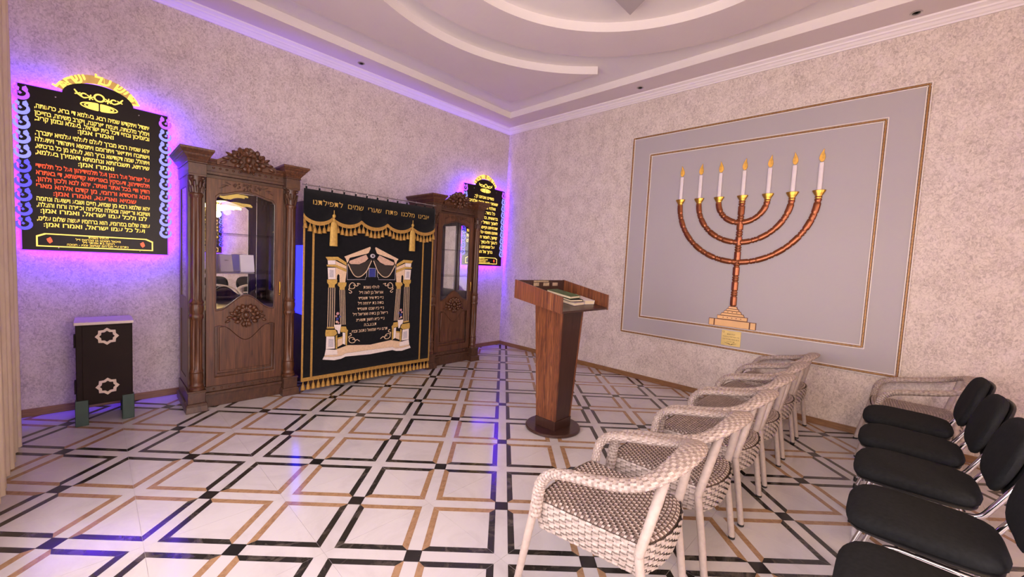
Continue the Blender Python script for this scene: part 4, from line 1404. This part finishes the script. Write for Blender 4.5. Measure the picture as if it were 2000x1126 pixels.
# ------------------------------------------------------------------ lectern
def build_lectern():
    cx, cy = -2.118, -2.845
    t = thing('lectern', 'wooden lectern with a striped tapered column and slanted tray', 'lectern', (cx, cy, 0))
    MB().lathe([(0.232, 0.001), (0.240, 0.006), (0.240, 0.020), (0.234, 0.026)], 64).build('base_disc', 'lectern_dark', t, smooth=40)
    MB().frustum(0.0, 0.0, 0.0265, 0.105, 0.113, 0.106, 0.116, 0.108).build('base_collar', 'lectern_dark', t, bevel=0.002)
    b0, t0 = (0.112, 0.105), (0.160, 0.152)
    z0, z1 = 0.1055, 1.085
    slope = 0.17
    # four separate boards of the column
    def corner(k, z):
        u = (z - 0.1) / (z1 - 0.1)
        hx, hy = b0[0] + (t0[0] - b0[0]) * u, b0[1] + (t0[1] - b0[1]) * u
        return [(-hx, -hy), (hx, -hy), (hx, hy), (-hx, hy)][k]
    e = 0.016
    for k, (nm, mat) in enumerate((('front_board', 'lectern_dark'), ('side_board', 'lectern_wood'), ('back_board', 'lectern_dark'), ('side_board', 'lectern_wood'))):
        lo, hi = [], []
        for z, out in ((z0, lo), (1.0, hi)):
            a, b = Vector(corner(k, z)), Vector(corner((k + 1) % 4, z))
            d = (b - a).normalized()
            nrm = Vector((-d.y, d.x))
            ia, ib = (a, b) if k % 2 else (a + d * (e + 0.0004), b - d * (e + 0.0004))
            off = nrm * 0.0 if k % 2 else nrm * 0.004
            if z > 0.9:
                zz = lambda p: 1.108 + slope * (p.y + 0.0) - 0.002
            else:
                zz = lambda p: z
            pts = [ia + off, ib + off, ib + off + nrm * e, ia + off + nrm * e]
            out += [(p.x, p.y, zz(p)) for p in pts]
        MB().hexa(lo, hi).build(nm, mat, t, bevel=0.001)
    # tray: slanted bottom plus three raised sides, open towards the reader
    X0, X1, Y0, Y1 = -0.342, 0.342, -0.275, 0.225
    zb = lambda y: 1.110 + slope * y
    MB().hexa([(X0 + 0.016, Y0, zb(Y0)), (X1 - 0.016, Y0, zb(Y0)), (X1 - 0.016, Y1 - 0.016, zb(Y1 - 0.016)), (X0 + 0.016, Y1 - 0.016, zb(Y1 - 0.016))],
              [(X0 + 0.016, Y0, zb(Y0) + 0.016), (X1 - 0.016, Y0, zb(Y0) + 0.016), (X1 - 0.016, Y1 - 0.016, zb(Y1 - 0.016) + 0.016), (X0 + 0.016, Y1 - 0.016, zb(Y1 - 0.016) + 0.016)]).build('tray_bottom', 'lectern_dark', t, bevel=0.001)
    zl = lambda y: zb(y) - 0.006 + 0.004 * (y < 0)
    zt = lambda y: 1.243 + 0.204 * y
    for s, x in ((-1, X0), (1, X1 - 0.016)):
        MB().hexa([(x, Y0, zb(Y0) - 0.004), (x + 0.016, Y0, zb(Y0) - 0.004), (x + 0.016, Y1, zb(Y1) - 0.010), (x, Y1, zb(Y1) - 0.010)],
                  [(x, Y0, zt(Y0) + 0.004), (x + 0.016, Y0, zt(Y0) + 0.004), (x + 0.016, Y1, zt(Y1) + 0.004), (x, Y1, zt(Y1) + 0.004)]).build('tray_side', 'lectern_wood', t, bevel=0.001)
    MB().hexa([(X0 + 0.0165, Y1 - 0.016, zb(Y1) - 0.010), (X1 - 0.0165, Y1 - 0.016, zb(Y1) - 0.010), (X1 - 0.0165, Y1, zb(Y1) - 0.010), (X0 + 0.0165, Y1, zb(Y1) - 0.010)],
              [(X0 + 0.0165, Y1 - 0.016, zt(Y1)), (X1 - 0.0165, Y1 - 0.016, zt(Y1)), (X1 - 0.0165, Y1, zt(Y1)), (X0 + 0.0165, Y1, zt(Y1))]).build('tray_back', 'lectern_dark', t, bevel=0.001)
    ys = Y1 - 0.0175
    for xa, xb, za, zb2 in ((-0.120, -0.048, 1.236, 1.266), (0.014, 0.098, 1.236, 1.266), (0.148, 0.226, 1.236, 1.266), (-0.120, 0.090, 1.271, 1.284)):
        MB().box(xa, xb, ys, ys + 0.001, za, zb2).build('sticker', 'sticker', t)
    SL = Matrix.Rotation(math.atan(slope), 4, 'X')
    def on_tray(x, y, h=0.0):
        return (cx + x, cy + y, zb(y) + 0.0175 + h)
    def tray_book(label, x, y, h, w, d, th, rz, cover, cat='book'):
        o = thing('prayer_book', label, cat, on_tray(x, y, h), group='books on the lectern')
        M = SL @ Matrix.Rotation(rz, 4, 'Z')
        MB().box(-w / 2 + 0.003, w / 2 - 0.003, -d / 2 + 0.003, d / 2 - 0.003, 0.003, th - 0.003).xform(M).build('pages', 'book_pages', o)
        MB().box(-w / 2, w / 2, -d / 2, d / 2, 0, 0.0028).box(-w / 2, w / 2, -d / 2, d / 2, th - 0.0028, th).box(w / 2 - 0.003, w / 2, -d / 2, d / 2, 0, th).xform(M).build('cover', cover, o)
    tray_book('thick white book lying on the lectern tray beside the green book', 0.235, -0.045, 0.0, 0.130, 0.225, 0.034, -0.10, 'book_white')
    tray_book('lilac grey book at the bottom of the pile on the lectern', 0.045, -0.050, 0.0, 0.170, 0.235, 0.026, 0.08, 'book_lilac')
    tray_book('dark grey book in the middle of the pile on the lectern', 0.040, -0.035, 0.0275, 0.165, 0.235, 0.018, -0.06, 'fabric_charcoal')
    tray_book('green patterned book on top of the pile on the lectern', 0.035, -0.005, 0.0470, 0.170, 0.240, 0.022, 0.10, 'book_green')
build_lectern()

# ------------------------------------------------------------------ wicker armchairs
def weave(mb, S, nu, nv, amp, fill=0.90):
    def N(u, v):
        e = 1e-3
        a = S(min(1, u + e), v) - S(max(0, u - e), v)
        b = S(u, min(1, v + e)) - S(u, max(0, v - e))
        n = a.cross(b)
        return n.normalized() if n.length > 1e-12 else Vector((0, 0, 1))
    cache = {}
    def P_(u, v, h):
        k = (round(u, 4), round(v, 4))
        if k not in cache:
            cache[k] = (S(u, v), N(u, v))
        p, n = cache[k]
        return p + n * h
    for axis in (0, 1):
        mb.cur = axis
        ni, nj = (nv, nu) if axis == 0 else (nu, nv)
        for i in range(ni):
            c, hw = (i + 0.5) / ni, 0.5 * fill / ni
            vs_, fs_ = [], []
            steps = 2 * nj
            for k in range(steps + 1):
                w = k / steps
                if k % 2 == 1:
                    j = k // 2
                    sg = 1 if (i + j) % 2 == axis else -1
                    h = sg * amp
                else:
                    h = 0.0
                for q in (c - hw, c + hw):
                    vs_.append(P_(w, q, h) if axis == 0 else P_(q, w, h))
            for k in range(steps):
                f = (2 * k, 2 * k + 2, 2 * k + 3, 2 * k + 1)
                fs_.append(f if axis == 0 else f[::-1])
            mb.add(vs_, fs_)
def band_tube(mb, pts, wa, wb, axis_fn, n=14, amp=0.0016):
    N = len(pts)
    vs_, fs_ = [], []
    for i, p in enumerate(pts):
        t = (pts[min(i + 1, N - 1)] - pts[max(i - 1, 0)]).normalized()
        a = axis_fn(i / (N - 1), p)
        a = (a - t * a.dot(t)).normalized()
        b = t.cross(a)
        for k in range(n):
            an = 2 * PI * k / n
            d = (-1.3 * amp if (i + 2 * (k % 2)) % 4 == 0 else 0.7 * amp) + (0.35 * amp if k % 2 else 0)
            vs_.append(p + a * math.cos(an) * (wa(i / (N - 1)) + d) + b * math.sin(an) * (wb(i / (N - 1)) + d))
    for i in range(N - 1):
        for k in range(n):
            k2 = (k + 1) % n
            fs_.append((i * n + k, i * n + k2, (i + 1) * n + k2, (i + 1) * n + k))
    fs_.append(tuple(range(n - 1, -1, -1)))
    fs_.append(tuple((N - 1) * n + k for k in range(n)))
    mb.add(vs_, fs_)
    # gaps where the band dips are coloured darker, as shade between the strands
    for q in range(len(fs_) - 2):
        i, k = q // n, q % n
        if (i + 2 * (k % 2)) % 4 == 0:
            mb.mi[len(mb.mi) - len(fs_) + q] = 1
def wrapped_leg(pts, r0, r1):
    pts = smooth_path(pts, 14)
    n = len(pts)
    return MB().tube(pts, [(r0 + (r1 - r0) * i / (n - 1)) * (1.0 if i % 2 else 0.955) for i in range(n)], 10)
def make_wicker():
    t = thing('wicker_armchair', 'x', 'chair', (0, 0, 0), group='woven armchairs')
    # seat plan: rounded front, slightly narrower back
    def half(v):
        y = 0.205 - 0.445 * v
        return 0.236 - 0.030 * v, y
    def seat(u, v):
        hw, y = half(v)
        x = (2 * u - 1) * hw
        cr = 0.020 * (1 - (2 * u - 1) ** 4)
        yy = y + (0.020 * (1 - abs(2 * u - 1) ** 3) * (1 - v)) - 0.05 * (1 - abs(2 * u - 1) ** 2.2) * v
        dip = -0.006 * math.sin(PI * u) * math.sin(PI * v)
        edge = min(u, 1 - u, v, 1 - v)
        drop = -0.010 * max(0, 1 - edge / 0.06) ** 2
        return Vector((x, yy, 0.432 + dip + drop))
    b = MB()
    bn = 12
    vs_, fs_ = [], []
    for i in range(bn + 1):
        for k in range(bn + 1):
            p = seat(i / bn, k / bn)
            vs_.append((p.x * 0.985, p.y, p.z - 0.006))
    for i in range(bn):
        for k in range(bn):
            a = i * (bn + 1) + k
            fs_.append((a, a + bn + 1, a + bn + 2, a + 1))
    b.add(vs_, fs_)
    s = MB()
    weave(s, lambda u, v: seat(1 - u, v), 32, 30, 0.0034, 0.74)
    so = s.build('seat', ['wicker', 'wicker_brown'], t)
    b.build('seat_gap_sheet', 'wicker_gap_shade', so)  # dark sheet added under the weave, shade for its gaps
    # apron: woven band around the seat
    per = []
    m = 30
    for k in range(m + 1):
        per.append(seat(k / m, 0.0))
    for k in range(1, m + 1):
        per.append(seat(1.0, k / m))
    for k in range(1, m + 1):
        per.append(seat(1 - k / m, 1.0))
    for k in range(1, m):
        per.append(seat(0.0, 1 - k / m))
    per.append(per[0].copy())
    L = [0]
    for a, c in zip(per[:-1], per[1:]):
        L.append(L[-1] + (a - c).length)
    def along(u):
        d = u * L[-1]
        lo = 0
        hi = len(L) - 1
        while hi - lo > 1:
            mid = (lo + hi) // 2
            if L[mid] <= d:
                lo = mid
            else:
                hi = mid
        f = (d - L[lo]) / max(1e-9, L[hi] - L[lo])
        return per[lo].lerp(per[hi], f)
    def apron(u, v):
        p = along(u)
        c = Vector((p.x, p.y + 0.015, 0))
        out = c.normalized()
        bulge = 0.010 * math.sin(PI * min(1, v * 0.8 + 0.1)) - 0.020 * v
        return Vector((p.x, p.y, 0.425 - 0.132 * v)) + out * (0.006 + bulge)
    ap = MB()
    weave(ap, lambda u, v: apron(1 - u, v), 64, 9, 0.0034, 0.80)
    ao = ap.build('apron', 'wicker', t)
    ab = MB()
    vs_, fs_ = [], []
    for k in range(65):
        for v in (0.0, 0.5, 1.0):
            p = apron(k / 64, v)
            c = Vector((p.x, p.y + 0.015, 0)).normalized()
            vs_.append(p - c * 0.006)
    for k in range(64):
        for q in range(2):
            a = 3 * k + q
            fs_.append((a, a + 1, a + 4, a + 3))
    ab.add(vs_, fs_).build('apron_gap_sheet', 'wicker_gap_shade', ao)  # dark sheet added inside the apron so gaps in its weave look shaded
    # arm and back rim in one sweep, from one front leg to the other
    hs = [(-0.260, 0.205, 0.36), (-0.260, 0.196, 0.45), (-0.260, 0.180, 0.520), (-0.260, 0.132, 0.570), (-0.259, 0.060, 0.594), (-0.259, -0.050, 0.616), (-0.256, -0.155, 0.640), (-0.233, -0.236, 0.668), (-0.170, -0.290, 0.700), (-0.088, -0.317, 0.722)]
    path = hs + [(0, -0.325, 0.730)] + [(-x, y, z) for x, y, z in hs[::-1]]
    pts = smooth_path(path, 9)
    def ax(u, p):
        o = Vector((p.x, p.y + 0.05, 0))
        o = o.normalized() if o.length > 1e-6 else Vector((0, -1, 0))
        k = math.sin(PI * u)
        return o + Vector((0, 0, 0.12 * k))
    rim = MB()
    band_tube(rim, pts, lambda u: 0.0240 + 0.027 * max(0, math.sin(PI * u)) ** 4, lambda u: 0.0200 - 0.002 * max(0, math.sin(PI * u)) ** 4, ax, 20, 0.0022)
    rim.build('arm_rim', ['wicker', 'wicker_dip_shade'], t, smooth=12)
    for sx in (-1, 1):
        wrapped_leg([(sx * 0.250, 0.290, 0.012), (sx * 0.256, 0.250, 0.20), (sx * 0.262, 0.207, 0.405)], 0.0165, 0.0185).build('leg', 'wicker_leg', t, smooth=50)
        wrapped_leg([(sx * 0.215, -0.290, 0.012), (sx * 0.213, -0.262, 0.20), (sx * 0.212, -0.235, 0.37), (sx * 0.212, -0.236, 0.40), (sx * 0.190, -0.262, 0.53), (sx * 0.160, -0.294, 0.702)], 0.0165, 0.0205).build('leg', 'wicker_leg', t, smooth=50)
        for y, x in ((0.290, 0.250), (-0.290, 0.215)):
            MB().lathe([(0.014, 0.0), (0.017, 0.003), (0.017, 0.014)], 12, sx * x, y).build('foot_cap', 'rubber', t, smooth=40)
    return t
wk = make_wicker()
WL = ['white wicker armchair closest to the camera, leftmost of its row', 'second wicker armchair from the camera in the front row', 'third wicker armchair from the camera in the front row',
      'fourth wicker armchair from the camera in the front row', 'fifth wicker armchair from the camera in the front row', 'sixth wicker armchair of the front row, against the panelled wall']
WP = [(-3.350, -4.090, 0.07), (-2.748, -4.112, 0.0), (-2.160, -4.115, 0.006), (-1.562, -4.112, -0.006), (-0.968, -4.110, 0.005), (-0.372, -4.112, 0.0)]
for k, (x, y, r) in enumerate(WP):
    o = wk if k == 0 else copy_tree(wk)
    o.location = (x, y, 0)
    o.rotation_euler = (0, 0, r)
    o['label'] = WL[k]
o = copy_tree(wk)
o.location = (-0.368, -5.085, 0)
o['label'] = 'lone wicker armchair at the wall end of the row of charcoal chairs'

# ------------------------------------------------------------------ charcoal padded chairs
def pad(mb, w, d, th, e=4.0, dome=0.35, n=40, rings=6, shape=None):
    # cushion: superellipse plan, rounded edge; local plane x-y, thickness along z (0..th)
    def plan(a, k):
        c, s = math.cos(a), math.sin(a)
        r = (abs(c) ** e + abs(s) ** e) ** (-1 / e)
        return r * c * w / 2 * k, r * s * d / 2 * k
    prof = [(0.0, th)] + [(1 - 0.22 * (1 - math.sin(q)), th - th * 0.55 * (1 - math.cos(q))) for q in [PI / 2 * i / rings for i in range(rings + 1)]][0:0]
    levels = [(0.30, th * 1.0), (0.62, th * 0.985), (0.84, th * 0.93), (0.95, th * 0.80), (1.0, th * 0.55), (0.985, th * 0.25), (0.94, th * 0.08), (0.86, 0.0)]
    vs_, fs_ = [(0, 0, th)], []
    for k, z in levels:
        for i in range(n):
            x, y = plan(2 * PI * i / n, k)
            vs_.append((x, y, z))
    vs_.append((0, 0, 0))
    for i in range(n):
        j = (i + 1) % n
        fs_.append((0, 1 + i, 1 + j))
        for q in range(len(levels) - 1):
            a = 1 + q * n
            fs_.append((a + i, a + n + i, a + n + j, a + j))
        a = 1 + (len(levels) - 1) * n
        fs_.append((a + i, len(vs_) - 1, a + j))
    if shape:
        vs_ = [shape(*p) for p in vs_]
    mb.add(vs_, fs_)
    return mb
def make_padded():
    t = thing('padded_chair', 'x', 'chair', (0, 0, 0), group='charcoal padded chairs')
    def sshape(x, y, z):
        fr = max(0, (y - 0.10) / 0.13)
        return (x * (1.0 + 0.04 * (y / 0.22)), y + 0.005, 0.438 + z - 0.020 * fr * fr + 0.010 * max(0, -y / 0.22) * 0)
    pad(MB(), 0.425, 0.455, 0.064, 4.5, shape=sshape).build('seat', 'fabric_charcoal', t, smooth=60)
    def ushape(x, y, z):
        fr = max(0, (y - 0.10) / 0.13)
        return (x, y + 0.005, 0.421 + z - 0.018 * fr * fr)
    pad(MB(), 0.410, 0.435, 0.030, 4.5, shape=ushape).build('seat_shell', 'black_plastic', t, smooth=60)
    th = 0.34
    def bshape(x, y, z):
        # y -> up along the back, z -> forward; curved around the sitter
        yy = -0.262 - 0.30 * (y + 0.16) + 1.1 * x * x * 0.35
        w = 1.0 - 0.08 * max(0, y / 0.16) - 0.22 * max(0, -y / 0.16) ** 1.5
        return (x * w, yy + z * 0.95, 0.512 + (y + 0.16) + z * 0.28)
    pad(MB(), 0.440, 0.320, 0.046, 3.6, shape=bshape).build('backrest', 'fabric_charcoal', t, smooth=60)
    def bshape2(x, y, z):
        p = bshape(x, y, -0.026 + z)
        return p
    pad(MB(), 0.426, 0.308, 0.026, 3.6, shape=bshape2).build('backrest_shell', 'black_plastic', t, smooth=60)
    for s in (-1, 1):
        fr = smooth_path([(s * 0.213, 0.225, 0.010), (s * 0.207, 0.165, 0.20), (s * 0.199, 0.115, 0.375), (s * 0.191, 0.085, 0.406), (s * 0.188, 0.0, 0.408), (s * 0.191, -0.10, 0.406), (s * 0.199, -0.135, 0.375), (s * 0.207, -0.205, 0.20), (s * 0.213, -0.285, 0.010)], 6)
        MB().tube(fr, 0.0105, 10).build('leg_frame', 'chrome', t, smooth=60)
        for y in (0.225, -0.285):
            MB().lathe([(0.014, 0), (0.015, 0.004), (0.013, 0.03)], 12, s * 0.213, y).build('foot_cap', 'rubber', t, smooth=40)
        bs = smooth_path([(s * 0.186, 0.02, 0.408), (s * 0.190, -0.15, 0.408), (s * 0.196, -0.205, 0.425), (s * 0.196, -0.238, 0.480), (s * 0.196, -0.282, 0.575), (s * 0.180, -0.318, 0.655)], 6)
        MB().tube(bs, 0.0125, 10).build('back_bracket', 'chrome', t, smooth=60)
    MB().tube([(-0.203, 0.07, 0.404), (0.203, 0.07, 0.404)], 0.008, 8).build('cross_bar', 'chrome', t, smooth=60)
    MB().tube([(-0.203, -0.09, 0.404), (0.203, -0.09, 0.404)], 0.008, 8).build('cross_bar', 'chrome', t, smooth=60)
    return t
pc = make_padded()
PL = ['charcoal padded chair next to the lone wicker armchair', 'second charcoal padded chair from the wall side wicker armchair', 'middle one of the five charcoal padded chairs',
      'fourth charcoal padded chair from the wall, its seat second nearest the camera', 'charcoal padded chair nearest the camera, cut off by the lower frame edge']
for k, (x, y, r) in enumerate([(-0.945, -5.065, 0.0), (-1.500, -5.070, 0.0), (-2.035, -5.080, 0.0), (-2.605, -5.090, 0.0), (-3.175, -5.095, 0.0)]):
    o = pc if k == 0 else copy_tree(pc)
    o.location = (x, y, 0)
    o.rotation_euler = (0, 0, r)
    o['label'] = PL[k]

# ------------------------------------------------------------------ petal chandelier behind the viewer (mirrored in the left cabinet)
def build_chandelier():
    t = thing('chandelier', 'glowing yellow petal chandelier mirrored in the left cabinet', 'chandelier', (-3.0, -6.2, 0))
    MB().lathe([(0.07, ZC - 0.001), (0.07, ZC - 0.02), (0.03, ZC - 0.05)], 24).build('ceiling_rose', 'lamp_metal', t, smooth=40)
    MB().tube([(0, 0, ZC - 0.05), (0, 0, 2.1)], 0.012, 10).build('stem', 'lamp_metal', t, smooth=40)
    for tier, (z, r, n) in enumerate(((2.62, 0.24, 6), (2.42, 0.36, 8), (2.24, 0.44, 10))):
        for k in range(n):
            a = 2 * PI * (k + 0.5 * tier) / n
            mb = MB()
            m = 9
            vs_, fs_ = [], []
            for i in range(m + 1):
                u = i / m
                w = 0.085 * math.sin(PI * (0.15 + 0.85 * u)) ** 0.8 + 0.004
                rr = 0.05 + (r - 0.05) * u
                zz = 0.05 * math.sin(PI * u * 0.9) + 0.05 * u * u
                for q in (-1, 0, 1):
                    vs_.append((rr, q * w, zz + 0.035 * abs(q)))
            for i in range(m):
                for q in range(2):
                    b = 3 * i + q
                    fs_.append((b, b + 3, b + 4, b + 1))
            o = mb.add(vs_, fs_).build('petal', 'lamp_yellow', t, (0, 0, z), smooth=60)
            o.rotation_euler = (0, 0, a)
            md = o.modifiers.new('t', 'SOLIDIFY')
            md.thickness = 0.006
    MB().ball((0, 0, 2.16), 0.07, 14, 8).build('bulb_globe', 'lamp_white', t, smooth=60)
build_chandelier()
